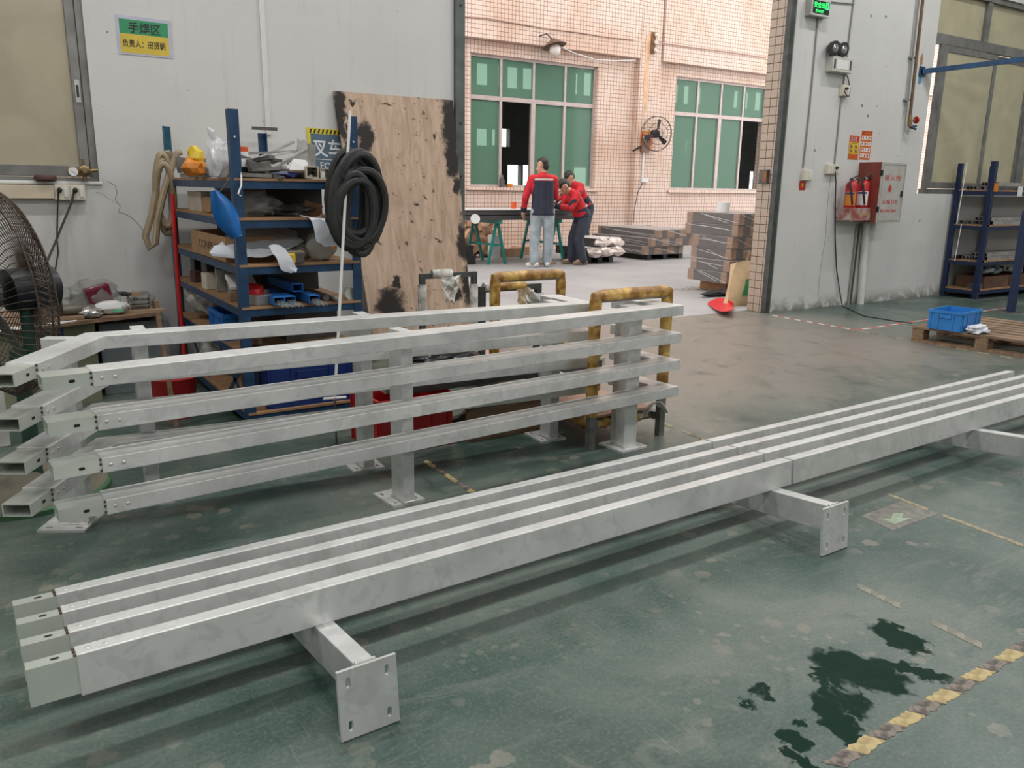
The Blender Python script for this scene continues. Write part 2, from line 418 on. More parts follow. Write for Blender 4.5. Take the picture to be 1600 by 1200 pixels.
# ceiling lamps of the workshop
M_lamp = mat('lamp_housing', (.6, .6, .6), .4)
for i, (x, y) in enumerate(LAMPS):
    t = thing('ceiling_lamp', 'long white strip lamp hung under the workshop ceiling', 'lamp', (x, y, HALLZ-.35), 'strip lamps under the workshop ceiling')
    obj('housing', G().box(x-.75, x+.75, y-.12, y+.12, HALLZ-.33, HALLZ-.27), M_lamp, t)
    obj('hanger', G().cyl((x-.5, y, HALLZ-.27), (x-.5, y, HALLZ), .008).cyl((x+.5, y, HALLZ-.27), (x+.5, y, HALLZ), .008), M_lamp, t)
    a = area_light('tube_light', (x, y, HALLZ-.345), (1.5, .24), LAMP_W, (1., .985, .96)); a.parent = t; a.matrix_parent_inverse = chain(t).inverted()

# door channel on the left edge of the doorway and tiled reveal with dark channel on the right edge
struct('trim_1', G().box(3.215, 3.30, 5.80, 6.08, 0, 4.2), M_jambg, 'grey green steel channel edging the doorway', bevel=.004)
for z in (.5, 1.35, 1.75, 2.6, 3.3): obj('bolt', G().cyl((3.26, 5.80, z), (3.26, 5.792, z), .008, 8), M_black, bpy.data.objects['trim_1'])
g = G().box(6.985, 7.05, 5.795, 5.86, 0, 4.2)
struct('trim_2', g, M_dark, 'dark steel channel on the right edge of the doorway', bevel=.004)
struct('trim_3', G().box(7.05, 7.085, 5.815, 5.83, 0, 4.2), mat('grey_dirty_edge', (.19, .19, .18), .6, var=.4, scale=6), 'grey dirty strip beside the dark channel')
M_grout = mat('brown_grout', (.13, .09, .07), .8, var=.2, scale=20)
M_ptile = mat('beige_pier_tile', (.40, .32, .255), .35, var=.22, scale=3.)
pier = struct('wall_reveal', G().box(7.0, 7.05, 5.86, WB+.002, 0, 4.2), M_grout, 'tiled end of the wall in the doorway, beige tiles with brown joints')
ts = .0845
tm = G().box(-.006, 0, .0036, ts-.0036, .0036, ts-.0036)
tm.bm.normal_update(); tile_me = bpy.data.meshes.new('tile'); tm.bm.to_mesh(tile_me); tile_me.materials.append(M_ptile)
th_ = .032; tn = G().box(-.006, 0, .0036, th_-.0036, .0036, ts-.0036); tile_half = bpy.data.meshes.new('tile_cut'); tn.bm.to_mesh(tile_half); tile_half.materials.append(M_ptile)
for r_ in range(40):
    for c_ in range(3):
        y = WB-.001-ts*(c_+1) if c_ < 2 else WB-.001-2*ts-th_
        inst('tile', tile_me if c_ < 2 else tile_half, pier, Matrix.Translation((7.0-rnd(0, .0015), y, r_*ts)))

# ------------------------------------------------------------------ building across the yard
YF = 14.
W1 = (8.08, 11.10, 1.26, 3.69); W2 = (13.30, 16.30, 1.26, 3.69)
g = holed(G(), -4, 30, 0, 9.5, YF, YF+.24, [W1, W2, (18.6, 21.6, 1.26, 3.69), (2.2, 5.2, 1.26, 3.69)])
facade = struct('wall_across', g, M_tile, 'pink tiled wall of the building across the yard')
struct('wall_across_band', G().box(-4, 12.08, YF-.16, YF, 3.93, 9.5).box(12.74, 30, YF-.16, YF, 3.93, 9.5), M_tile, 'projecting upper band of the pink tiled wall')
struct('wall_across_pier', G().box(12.12, 12.70, YF-.12, YF, 0, 9.5), M_tile, 'pink tiled pier between the two green windows')
struct('wall_across_sill', G().box(8.0, 11.18, YF-.06, YF+.02, 1.20, 1.26).box(13.22, 16.38, YF-.06, YF+.02, 1.20, 1.26), M_tile, 'tiled sills under the green windows')
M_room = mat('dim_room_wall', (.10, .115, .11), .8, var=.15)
# room behind the green windows, with its own far windows
holes = []
YR = 20.
def qh(x0, y0, x1, y1):
    a, b = WY(x0, y1, YR), WY(x1, y0, YR); holes.append((a.x, b.x, a.z, b.z))
for q in ((745, 99, 767, 132), (770, 101, 776, 133), (778, 102, 790, 135), (793, 105, 814, 137), (817, 107, 840, 139), (899, 114, 909, 147), (912, 115, 938, 149), (745, 201, 766, 227), (769, 202, 779, 227), (784, 201, 797, 229), (793, 258, 815, 292), (817, 258, 831, 292), (896, 262, 922, 292),
          (1056, 133, 1066, 160), (1068, 134, 1083, 162), (1091, 136, 1102, 163), (1146, 142, 1160, 168), (1164, 144, 1176, 170), (1179, 145, 1200, 172), (1062, 218, 1069, 241), (1071, 218, 1080, 242), (1086, 219, 1095, 243), (1049, 254, 1058, 290), (1170, 268, 1184, 298)): qh(*q)
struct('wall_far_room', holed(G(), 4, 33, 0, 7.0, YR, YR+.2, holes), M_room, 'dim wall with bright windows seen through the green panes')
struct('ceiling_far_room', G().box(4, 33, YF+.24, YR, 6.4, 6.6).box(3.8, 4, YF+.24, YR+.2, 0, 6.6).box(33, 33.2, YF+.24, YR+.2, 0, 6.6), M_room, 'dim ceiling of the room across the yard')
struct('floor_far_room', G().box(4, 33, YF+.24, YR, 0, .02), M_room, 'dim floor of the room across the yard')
def green_glass():
    m = film('green_window_glass', (.20, .38, .28), .55, .06)
    return m
M_green = green_glass()
def far_window(n, W, cols, open_cols, label):
    x0, x1, z0, z1 = W; tr = 2.93; f = .05
    root = thing('window_%d' % n, label, 'window', ((x0+x1)/2, YF+.1, z0)); root['kind'] = 'structure'
    y0, y1 = YF+.07, YF+.13
    obj('frame', G().box(x0, x1, y0, y1, z0, z0+f).box(x0, x1, y0, y1, z1-f, z1).box(x0, x0+f, y0, y1, z0+f, z1-f).box(x1-f, x1, y0, y1, z0+f, z1-f).box(x0+f, x1-f, y0, y1, tr-.05, tr+.03), M_pinkalu, root)
    for i, c in enumerate(cols[1:-1]):
        obj('mullion', G().box(c-.025, c+.025, y0, y1, tr+.03, z1-f).box(c-(.05 if i == 1 else .028), c+(.05 if i == 1 else .028), y0, y1, z0+f, tr-.05), M_pinkalu, root)
    for i, (a, b) in enumerate(zip(cols, cols[1:])):
        obj('pane', G().box(a+.02, b-.02, YF+.095, YF+.101, tr+.03, z1-f), M_green, root)
        if i not in open_cols: obj('pane', G().box(a+.02, b-.02, YF+.105, YF+.111, z0+f, tr-.05), M_green, root)
        else: obj('pane', G().box(a+.38*(b-a)/1. if False else b-.05, b+.65*(b-a), YF+.115, YF+.121, z0+f, tr-.05), M_green, root)
    return root
far_window(1, W1, [W1[0], 8.80, 9.56, 10.33, W1[1]], [1], 'green glazed window above the workers, one lower sash slid open')
far_window(2, W2, [W2[0], 14.05, 14.80, 15.55, W2[1]], [3], 'green glazed window by the doorway edge, lower right sash open')

# ------------------------------------------------------------------ windows in the workshop's end wall
def beige_glass(name, col, tr):
    m = bpy.data.materials.new(name); m.use_nodes = True; N = m.node_tree.nodes; L = m.node_tree.links; b = N['Principled BSDF']
    g_ = N.new('ShaderNodeNewGeometry'); nz = N.new('ShaderNodeTexNoise'); nz.inputs['Scale'].default_value = 2.2; nz.inputs['Detail'].default_value = 5; nz.inputs['Distortion'].default_value = 1.2
    L.new(g_.outputs['Position'], nz.inputs['Vector'])
    rp = N.new('ShaderNodeValToRGB'); rp.color_ramp.elements[0].position = .3; rp.color_ramp.elements[1].position = .75
    rp.color_ramp.elements[0].color = (*[c*.88 for c in col], 1); rp.color_ramp.elements[1].color = (*[min(1, c*1.1) for c in col], 1)
    L.new(nz.outputs['Fac'], rp.inputs[0]); L.new(rp.outputs[0], b.inputs['Base Color']); b.inputs['Roughness'].default_value = .18
    t = N.new('ShaderNodeBsdfTranslucent'); L.new(rp.outputs[0], t.inputs[0]); mx = N.new('ShaderNodeMixShader'); mx.inputs[0].default_value = tr
    L.new(b.outputs[0], mx.inputs[1]); L.new(t.outputs[0], mx.inputs[2]); L.new(mx.outputs[0], N['Material Output'].inputs[0])
    return m
M_beige = beige_glass('dusty_beige_film_glass', (.44, .395, .29), .15)
M_beige2 = beige_glass('dusty_yellow_film_glass', (.50, .47, .33), .30)
root = thing('window_3', 'dusty window filmed beige in a grey frame at the left edge', 'window', (-1.7, 5.9, 1.27)); root['kind'] = 'structure'
obj('frame', G().box(-4.2, .685, 5.85, 5.95, 1.27, 1.295).box(-4.2, .685, 5.85, 5.95, 3.44, 3.5).box(.645, .685, 5.85, 5.95, 1.295, 3.44).box(-4.2, -4.14, 5.85, 5.95, 1.30, 3.44), M_alu, root)
obj('sash', G().box(.588, .643, 5.858, 5.90, 1.297, 3.43).box(-1.7, .588, 5.858, 5.90, 1.297, 1.365).box(-1.7, .588, 5.858, 5.90, 3.38, 3.43).box(-1.78, -1.7, 5.858, 5.90, 1.305, 3.43), M_alu, root, bevel=.004)
obj('pane', G().box(-1.7, .588, 5.875, 5.882, 1.365, 3.38), M_beige, root)
obj('pane', G().box(-4.14, -1.78, 5.905, 5.912, 1.30, 3.44), M_beige, root)
l = obj('latch', G().box(.603, .630, 5.850, 5.858, 1.74, 1.87), mat('latch_steel', (.5, .5, .48), .35, .8), root)
obj('latch_slot', G().box(.610, .623, 5.8465, 5.850, 1.77, 1.84), M_black, l)
obj('sill', G().box(-4.2, .70, 5.815, 5.87, 1.250, 1.2705), M_white, root, bevel=.006)
for z0, z1, y in ((4.1, 6.0, 5.94),):
    r2 = thing('window_4', 'clear strip window high in the wall', 'window', (-.6, 5.94, 4.1)); r2['kind'] = 'structure'
    obj('frame', G().box(-4.2, 2.9, 5.9, 5.96, 4.1, 4.15).box(-4.2, 2.9, 5.9, 5.96, 5.95, 6.0).box(-4.2, -4.15, 5.9, 5.96, 4.15, 5.95).box(2.85, 2.9, 5.9, 5.96, 4.15, 5.95).box(-1.9, -1.85, 5.9, 5.96, 4.15, 5.95).box(.5, .55, 5.9, 5.96, 4.15, 5.95), M_alu, r2)
root = thing('window_5', 'tall sliding window with dusty yellow panes in grey frames, right', 'window', (12, 5.9, 1.27)); root['kind'] = 'structure'
def zz(y, X): return WY(1500, y, 5.9).z
tz = 2.99
obj('frame', G().box(9.70, 14.5, 5.835, 5.90, 1.27, 1.33).box(9.56, 14.5, 5.835, 5.90, tz-.02, tz+.09).box(9.56, 14.5, 5.85, 5.98, 3.54, 3.6).box(14.44, 14.5, 5.85, 5.98, 1.33, 3.54), M_alu, root)
obj('frame_edge', G().box(9.70, 9.78, 5.835, 5.872, 1.33, tz-.02), M_alu, root)
for a, b, y in ((9.81, 10.95, 5.857), (10.80, 11.85, 5.89), (12.0, 13.2, 5.875), (13.1, 14.4, 5.915)):
    sa = obj('sash', G().box(a-.02, a+.05, y-.014, y+.014, 1.335, tz-.03).box(b-.05, b+.02, y-.014, y+.014, 1.335, tz-.03).box(a+.05, b-.05, y-.014, y+.014, 1.335, 1.41).box(a+.05, b-.05, y-.014, y+.014, tz-.09, tz-.03), M_alu, root)
    obj('pane', G().box(a+.05, b-.05, y-.003, y+.003, 1.41, tz-.09), M_beige2, sa)
obj('mullion', G().box(11.86, 11.98, 5.85, 5.98, 1.33, tz-.02), M_alu, root)
obj('mullion', G().box(10.62, 10.72, 5.86, 5.97, tz+.09, 3.54), M_alu, root); obj('mullion', G().box(11.86, 11.98, 5.86, 5.97, tz+.09, 3.54), M_alu, root)
for a, b in ((9.56, 10.62), (10.72, 11.86), (11.98, 14.44)): obj('pane', G().box(a, b, 5.90, 5.906, tz+.09, 3.54), M_beige2, root)
# ------------------------------------------------------------------ aluminium railings
def alu_material(name, base, seed):
    t = NT(name); oi = t.n('TexCoord').outputs['Object']
    p = t.n('Mapping', {0: t.pos, 1: (seed, seed*2.1, seed*.7)}).outputs[0]
    a = t.noise(3.2, p, 5., .6, .7); b = t.noise(13., p, 4., .6, 1.2); st = t.noise(5., t.n('Mapping', {0: t.pos, 3: (1.5, 8., 8.)}).outputs[0], 3.)
    c = t.ramp(a, [(.32, tuple(v*.80 for v in base)), (.55, base), (.75, tuple(min(1, v*1.1) for v in base))])
    c = t.mix(t.math('MULTIPLY', t.sm(b, .53, .61), .30), c, tuple(v*.64 for v in base))
    c = t.mix(t.math('MULTIPLY', t.sm(t.noise(6., p, 3., .5, 1.5), .56, .61), .30), c, tuple(v*.68 for v in base))
    c = t.mix(t.math('MULTIPLY', t.sm(st, .6, .72), .22), c, tuple(v*.7 for v in base))
    rg = t.math('ADD', t.math('MULTIPLY', b, .25), .30)
    t.bump(t.noise(90., p, 2.), .05, .002)
    return t.set(Base_Color=c, Roughness=rg, Metallic=.42)
M_rail = alu_material('mottled_matt_aluminium', (.665, .67, .66), 0.)
M_rail2 = alu_material('streaked_matt_aluminium', (.655, .665, .655), 3.3)
M_sleeve = mat('bright_mill_aluminium', (.66, .70, .65), .33, .6, var=.10, scale=5)
M_weld = mat('weld_bead', (.70, .69, .66), .3, .8, var=.2, scale=40)
M_slot = mat('slot_dark', (.01, .01, .01), .8)
M_burn = mat('weld_burn', (.06, .04, .02), .7, var=.4, scale=50)

def slotted_plate(w, d, t, slots, M):
    """plate w x d x t with oval slots (cx, cy, length, width, along_x), transformed by M"""
    bm = bmesh.new(); loops = [[(-w/2, -d/2), (w/2, -d/2), (w/2, d/2), (-w/2, d/2)]]
    for cx, cy, l, wd, al in slots:
        lp = []; r = wd/2; h = l/2-r
        for k in range(12):
            a = 2*math.pi*k/12; x, y = r*math.cos(a), r*math.sin(a)
            x += h if k in (0, 1, 2, 3, 10, 11) and k != 3 else -h if 3 < k < 9 else 0
            lp.append((cx+x, cy+y) if al else (cx-y, cy+x))
        loops.append(lp)
    edges = []; vl = []
    for lp in loops:
        vs = [bm.verts.new((x, y, 0)) for x, y in lp]; vl.append(vs)
        edges += [bm.edges.new((vs[i], vs[(i+1) % len(vs)])) for i in range(len(vs))]
    bmesh.ops.triangle_fill(bm, use_beauty=True, use_dissolve=False, edges=edges)
    r = bmesh.ops.extrude_face_region(bm, geom=bm.faces[:])
    bmesh.ops.translate(bm, verts=[v for v in r['geom'] if isinstance(v, bmesh.types.BMVert)], vec=(0, 0, t))
    bm.transform(M); g = G(); g.bm.free(); g.bm = bm; return g
def oval(g, M, l, wd, t=.001):
    r = wd/2; h = l/2-r
    return g.prism([(r*math.cos(a)+(h if math.cos(a) > 0 else -h), r*math.sin(a)) for a in [2*math.pi*(k+.5)/12 for k in range(12)]], 0, t, M)
RT = [.725-.137*k for k in range(4)]     # top of each rail above the base plates
def basis(o, x, y, z):
    x, y, z = Vector(x), Vector(y), Vector(z)
    return Matrix(((x.x, y.x, z.x, o[0]), (x.y, y.y, z.y, o[1]), (x.z, y.z, z.z, o[2]), (0, 0, 0, 1)))
def railing(name, label, M, plan, posts, sleeves, m, loc):
    """plan: outline of every rail seen from above; posts: (x, y, rot, width, plate_w, plate_off); sleeves: (mid point, direction, outer side)"""
    root = thing(name, label, 'railing', loc)
    for zt in RT:
        g = G().prism(plan, zt-.05, zt).xf(M)
        rl = obj('rail', g, m, root, bevel=.0025)
        for (sx, sy), (dx, dy), ln in sleeves:
            d = Vector((dx, dy, 0)).normalized(); n = Vector((-d.y, d.x, 0)); c = Vector((sx, sy, zt-.025))
            sl = obj('sleeve', G().recttube(c-d*.05, c+d*ln, .088, .041, .004).xf(M), M_sleeve, rl)
            s_ = -1
            hole = c+d*(ln*.42)+n*s_*.0441*(1 if n.y > 0 else -1)
            nn = n*s_*(1 if n.y > 0 else -1)
            obj('bolt_slot', oval(G(), basis(hole, d, nn.cross(d), nn), .018, .0095).xf(M), M_slot, rl)
            for k in (.025, .062):
                q = c-d*k+nn*.0500; obj('rivet', G().lathe(q, [(.006, 0), (.006, .001), (.003, .0022)], 8, nn).xf(M), M_weld, rl)
            g = G()
            for k in range(3): g.blob(c+nn*.046+d*.003+Vector((0, 0, (-.016, .004, .019)[k])), (.004, .004, .005), 1)
            obj('weld', g.xf(M), M_burn, rl, smooth=True)
    for px, py, rot, pw, plw, off in posts:
        Mp = M @ Matrix.Translation((px, py, 0)) @ Matrix.Rotation(rot, 4, 'Z')
        po = obj('post', G().box(-pw/2, pw/2, -.05, .05, .010, .7245).xf(Mp), m, root, bevel=.003)
        pl = slotted_plate(plw, .175, .010, [(sx*plw*.33, sy*.055, .028, .012, False) for sx in (-1, 1) for sy in (-1, 1)], Mp @ Matrix.Translation((0, off, 0)))
        pl = obj('base_plate', pl, m, root)
        g = G()
        for s_ in (-1, 1):
            g.tube([(s_*(pw/2+.003), y_*.048, .0125) for y_ in (-1, -.5, 0, .5, 1)], .005, 6)
        g.tube([(-pw/2, -.053, .0125), (pw/2, -.053, .0125)], .004, 6)
        obj('weld_seam', g.xf(Mp), M_weld, po, smooth=True)
    return root

# front standing railing: rails run 4.7 degrees off the wall, turning back in a U at the right end
a = R(4.7); Df = Vector((math.cos(a), math.sin(a), 0)); Nf = Vector((-math.sin(a), math.cos(a), 0))
Mf = basis(Nf*2.645, Df, Nf, (0, 0, 1))
planF = [(.46, 0), (3.112, 0), (3.112, .38), (2.985, .38), (2.985, .28), (3.012, .28), (3.012, .1), (.46, .1)]
railing('aluminium_railing', 'front upright four-rail aluminium railing with square ends, standing before its twin', Mf, planF,
        [(1.60, .15, 0, .052, .15, .037), (2.885, .15, 0, .088, .175, 0)], [((.46, .05), (-1, 0), .132)], M_rail, Mf @ Vector((1.8, .1, 0)))
# back standing railing: kinked arm at its left end
a = R(-3.4); Db = Vector((math.cos(a), math.sin(a), 0)); Nb = Vector((-math.sin(a), math.cos(a), 0))
Mb = basis(Nb*3.30, Db, Nb, (0, 0, 1)); Mi = Mb.inverted()
K = Mi @ Vector((.353, 3.309, 0)); K.y = 0
T_ = Mi @ Vector((.113, 2.874, 0)); ad = (T_-K).normalized(); an = Vector((ad.y, -ad.x, 0))
if an.x > 0: an = -an
T2 = T_+an*.1
# outer corner: far face y=.1 meets the arm's outer face
k_ = (.1-T2.y)/(-ad.y); K2 = T2-ad*k_
planB = [(K.x, 0), (2.355, 0), (2.355, .36), (2.245, .36), (2.245, .26), (2.255, .26), (2.255, .1), (K2.x, .1), (T2.x, T2.y), (T_.x, T_.y)]
pa = Mi @ Vector((.185, 3.33, 0)); pd = T_-ad*.44+an*.152
arot = math.atan2(ad.y, ad.x)+math.pi
railing('aluminium_railing', 'rear upright aluminium railing with an angled left arm ending in open tubes', Mb, planB,
        [(pd.x, pd.y, arot, .052, .165, .03), (.28, .15, 0, .052, .15, .037), (1.19, .15, 0, .052, .15, .037), (2.19, .15, 0, .052, .15, .037)],
        [((T_.x+T2.x)/2 and ((T_.x+T2.x)/2, (T_.y+T2.y)/2), (ad.x, ad.y), .128)], M_rail2, Mb @ Vector((1.2, .1, 0)))
# two railings lying on their backs across the floor, posts towards the viewer
a = R(1.65); Dl = Vector((math.cos(a), math.sin(a), 0)); Nl = Vector((-math.sin(a), math.cos(a), 0)); tl = math.atan(.088)
zx = Nl*math.cos(tl)-Vector((0, 0, math.sin(tl))); yx = -(Nl*math.sin(tl)+Vector((0, 0, math.cos(tl))))
Ml = basis(Nl*1.612+Vector((0, 0, .2765)), Dl, yx, zx)
def lying(label, x0, x1, posts, sleeves, m):
    return railing('aluminium_railing', label, Ml, [(x0, 0), (x1, 0), (x1, .1), (x0, .1)], posts, sleeves, m, Ml @ Vector(((x0+x1)/2, .2, .3)))
lying('nearest aluminium railing lying flat on the floor, slotted post plates facing out', .132, 2.640, [(.705, .15, 0, .052, .152, .037), (2.545, .15, 0, .052, .152, .037)], [((.132, .05), (-1, 0), .098)], M_rail2)
lying('aluminium railing lying end to end behind the nearest one, leaving the right edge', 2.652, 5.36, [(4.085, .15, 0, .052, .152, .037)], [], M_rail)
# ------------------------------------------------------------------ left side: wall fittings
M_blue = mat('chipped_dark_blue_steel', (.012, .05, .12), .45, .2, var=.35, scale=14, bump=.05)
M_teal = mat('teal_blue_steel', (.008, .075, .125), .45, .2, var=.3, scale=14)
M_ply = mat('raw_shelf_board', (.30, .17, .085), .7, var=.3, scale=6, stretch=(1, 6, 6))
M_card = mat('brown_cardboard', (.33, .195, .10), .8, var=.14, scale=9)
M_cream = mat('cream_plastic', (.52, .45, .34), .5, var=.06)
M_sock = mat('ivory_switch_plastic', (.60, .56, .47), .4, var=.05)
M_film = film('clear_crumpled_film', (.60, .61, .60), .78, .14)
M_film2 = film('milky_crumpled_film', (.80, .80, .82), .42, .14)
M_scrap = mat('grey_scrap_metal', (.36, .355, .345), .4, .55, var=.3, scale=9)
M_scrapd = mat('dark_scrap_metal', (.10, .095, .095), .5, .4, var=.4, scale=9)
M_cloth = mat('pale_blue_white_cloth', (.56, .59, .64), .85, var=.08, scale=9, bump=.2, bscale=25)
M_paper = mat('white_paper', (.68, .68, .67), .7, var=.05)
M_red = mat('red_paint', (.42, .012, .014), .4, var=.2)
M_bluep = mat('bright_blue_plastic', (.012, .13, .42), .4, var=.2, scale=6)
M_dbluep = mat('deep_blue_plastic', (.006, .03, .16), .45, var=.3, scale=6)
M_yellow = mat('yellow_plastic', (.60, .42, .02), .45, var=.15)
M_orange = mat('orange_plastic', (.60, .20, .02), .45, var=.15)
M_rubber = mat('black_rubber', (.022, .022, .023), .6, var=.4, scale=12, bump=.15, bscale=40)
M_brass = mat('dull_brass', (.25, .18, .09), .4, .8, var=.3, scale=30)
M_wood = mat('weathered_wood', (.22, .14, .085), .8, var=.35, scale=5, stretch=(1, 8, 8), bump=.2)

# sign of the hand welding area
P = lambda x, y, d=.0: WY(x, y, WF-d)
a, b, c_, d_ = P(180, 22), P(267, 33), P(271, 92), P(185, 84)
ux = (b-a).normalized(); uz = (a-d_).normalized()
t = thing('wall_sign', 'green and yellow laminated area sign with black lettering on the white wall', 'sign', (c_+d_)/2)
nrm = Vector((0, -1, 0))
def panel(name, q, material, parent, d0, d1):
    g = G(); A = [g.bm.verts.new(p+nrm*d0) for p in q]; B = [g.bm.verts.new(p+nrm*d1) for p in q]
    g.bm.faces.new(A); g.bm.faces.new(B)
    for i in range(4): g.bm.faces.new((A[i], A[(i+1) % 4], B[(i+1) % 4], B[i]))
    return obj(name, g, material, parent)
def lerp2(q, u, v): return (q[0]*(1-u)+q[1]*u)*(1-v)+(q[3]*(1-u)+q[2]*u)*v
Q = [a, b, c_, d_]
def sub(u0, v0, u1, v1): return [lerp2(Q, u0, v0), lerp2(Q, u1, v0), lerp2(Q, u1, v1), lerp2(Q, u0, v1)]
panel('sleeve', Q, mat('lilac_laminate', (.42, .43, .52), .25), t, .0005, .003)
panel('green_field', sub(.05, .09, .93, .46), mat('sign_green', (.02, .24, .10), .3), t, .003, .0036)
panel('yellow_field', sub(.05, .46, .93, .95), mat('sign_yellow', (.56, .42, .045), .3), t, .003, .0036)
M_ink = mat('black_ink', (.012, .012, .012), .5)
def sgn(s, u0, v1, u1, v0, m=M_ink, par=None, q=None, bold=0.):
    o0 = lerp2(q or Q, u0, v1); w_ = (lerp2(q or Q, u1, v1)-o0); h_ = (lerp2(q or Q, u0, v0)-o0)
    return text('lettering', s, m, par or t, o0+nrm*.0042, w_.length, h_.length, w_, h_, bold=bold)
sgn('手焊区', .21, .43, .79, .15, bold=.012); sgn('负责人：田贤朝', .09, .80, .86, .60, bold=.01)
# forklift sign, partly behind the plywood
Q2 = [P(478, 199), P(556, 205), P(560, 270), P(484, 265)]
t2 = thing('forklift_sign', 'grey blue forklift sign with striped border half hidden by the plywood', 'sign', Q2[3])
panel('board', Q2, mat('sign_bluegrey', (.075, .13, .18), .4), t2, .0005, .004)
M_sy = mat('sign_stripe_yellow', (.62, .52, .03), .4)
panel('yellow_border', [lerp2(Q2, 0, 0), lerp2(Q2, 1, 0), lerp2(Q2, 1, .13), lerp2(Q2, 0, .13)], M_sy, t2, .004, .0046)
panel('yellow_border', [lerp2(Q2, 0, .13), lerp2(Q2, .07, .13), lerp2(Q2, .07, .5), lerp2(Q2, 0, .5)], M_sy, t2, .004, .0046)
for k in range(12):
    u = .05+k*.08
    panel('black_stripe', [lerp2(Q2, u+.03, .02), lerp2(Q2, u+.065, .02), lerp2(Q2, u+.035, .12), lerp2(Q2, u, .12)], M_ink, t2, .0046, .005)
M_swhite = mat('sign_white', (.65, .67, .68), .5)
sgn('叉车停', .10, .68, .98, .24, M_swhite, t2, Q2, .015); sgn('FORKLIFT', .22, .96, .98, .80, M_swhite, t2, Q2, .01)
panel('rule_line', [lerp2(Q2, .1, .725), lerp2(Q2, 1, .725), lerp2(Q2, 1, .74), lerp2(Q2, .1, .74)], M_swhite, t2, .004, .0046)
# cable ducts
x = P(413, 100).x
tag(obj('cable_duct', G().box(x-.018, x+.018, WF-.012, WF, 1.60, 6.5), M_white, bevel=.002), 'thin white vertical cable duct behind the blue shelf rack', 'cable duct')
a, b = P(-60, 300), P(84, 301)
tag(obj('cable_trunking', G().box(-2.6, b.x, WF-.045, WF, 1.165, 1.245), M_cream, bevel=.004), 'cream horizontal trunking below the beige window', 'trunking')
def socket(name, label, x0, x1, z0, z1, n, plugs, d=.035):
    r_ = thing(name, label, 'socket', ((x0+x1)/2, WF, z0))
    bx = obj('back_box', G().box(x0, x1, WF-d, WF, z0, z1), M_sock, r_, bevel=.004)
    w_ = (x1-x0)/n
    for i in range(n):
        c0 = x0+w_*i
        pl = obj('plate', G().box(c0+.004, c0+w_-.004, WF-d-.006, WF-d, z0+.004, z1-.004), M_sock, r_, bevel=.002)
        obj('rocker', G().box(c0+w_*.60, c0+w_*.85, WF-d-.010, WF-d-.006, z0+.018, z1-.018), M_white, pl, bevel=.002)
        if i in plugs: obj('plug', G().lathe((c0+w_*.34, WF-d-.006, (z0*.35+z1*.65)), [(.014, 0), (.016, .012), (.010, .032), (.005, .036)], 10, (0, -1, 0)), M_black, r_, smooth=True)
    return r_
s0 = P(80, 290); s1 = P(134, 314)
socket('wall_socket', 'double ivory socket with two black plugs under the beige window', b.x, s1.x, 1.155, 1.25, 2, (0, 1))
for nm, lab, pts in (('power_cord', 'thick black cord running from the right plug to the fan', ((116, 297, .05), (112, 315, .06), (100, 345, .1), (88, 375, .3), (75, 405, .8), (68, 423, 1.5))), ('power_cord', 'thin black cord hanging from the left plug behind the bench', ((91, 297, .05), (90, 330, .03), (89, 375, .03), (91, 395, .03), (85, 430, .05), (76, 455, .10), (70, 475, .20), (60, 486, .22)))):
    tag(obj(nm, G().tube([P(x, y, d) for x, y, d in pts], .0075 if nm == 'power_cord' and pts[0][0] == 116 else .005, 6), M_rubber, smooth=True), lab, 'cable')
# plaster crack as a thin dark wire-like groove filler is part of the wall surface
crk = [(168, 283), (180, 290), (183, 300), (180, 312), (188, 322), (185, 332), (196, 334), (208, 342), (218, 352), (225, 362)]
obj('crack', G().tube([P(x, y, -.0006) for x, y in crk], .0022, 4), mat('crack_dark', (.10, .10, .10), .9), wall_left)
crk = [(150, 300), (160, 302), (168, 310), (176, 314), (183, 318)]
obj('crack', G().tube([P(x, y, -.0006) for x, y in crk], .0014, 4), MATS['crack_dark'], wall_left)
# gas regulator and rusty disc on the sill
s = P(122, 282, .03); sy = 5.80
t = thing('gas_regulator', 'brass gas regulator with round gauge lying on the window sill', 'regulator', (s.x, sy, 1.272))
gx, gz = P(113, 269).x, 1.272+.055
obj('gauge', G().lathe((gx, sy-.005, gz), [(.030, 0), (.032, .006), (.032, .022), (.028, .024)], 18, (0, -1, 0)), M_brass, t, smooth=True)
obj('dial', G().lathe((gx, sy-.0291, gz), [(.026, 0), (.026, .001)], 18, (0, -1, 0)), M_paper, t)
obj('needle', G().beam((gx-.012, sy-.031, gz+.010), (gx+.012, sy-.031, gz-.012), .002, .001), M_black, t)
bx = P(131, 268).x
obj('body', G().lathe((bx, sy, gz+.005), [(.030, -.02), (.034, -.01), (.034, .012), (.022, .02), (.012, .035)], 16, (0, -1, 0)).cyl((bx, sy, gz+.03), (bx-.004, sy, gz+.075), .009).cyl((bx+.02, sy, gz+.005), (bx+.075, sy, gz+.012), .011).cyl((bx, sy, 1.273), (bx, sy, gz), .012), M_brass, t, smooth=True)
s = P(71, 282)
t = tag(obj('rubber_disc', G().lathe((s.x, 5.81, 1.272), [(.055, 0), (.062, .008), (.062, .022), (.052, .032), (.015, .034)], 20), mat('dark_red_rubber', (.07, .03, .025), .6, var=.3), smooth=True), 'dark reddish disc lying on the window sill', 'disc')

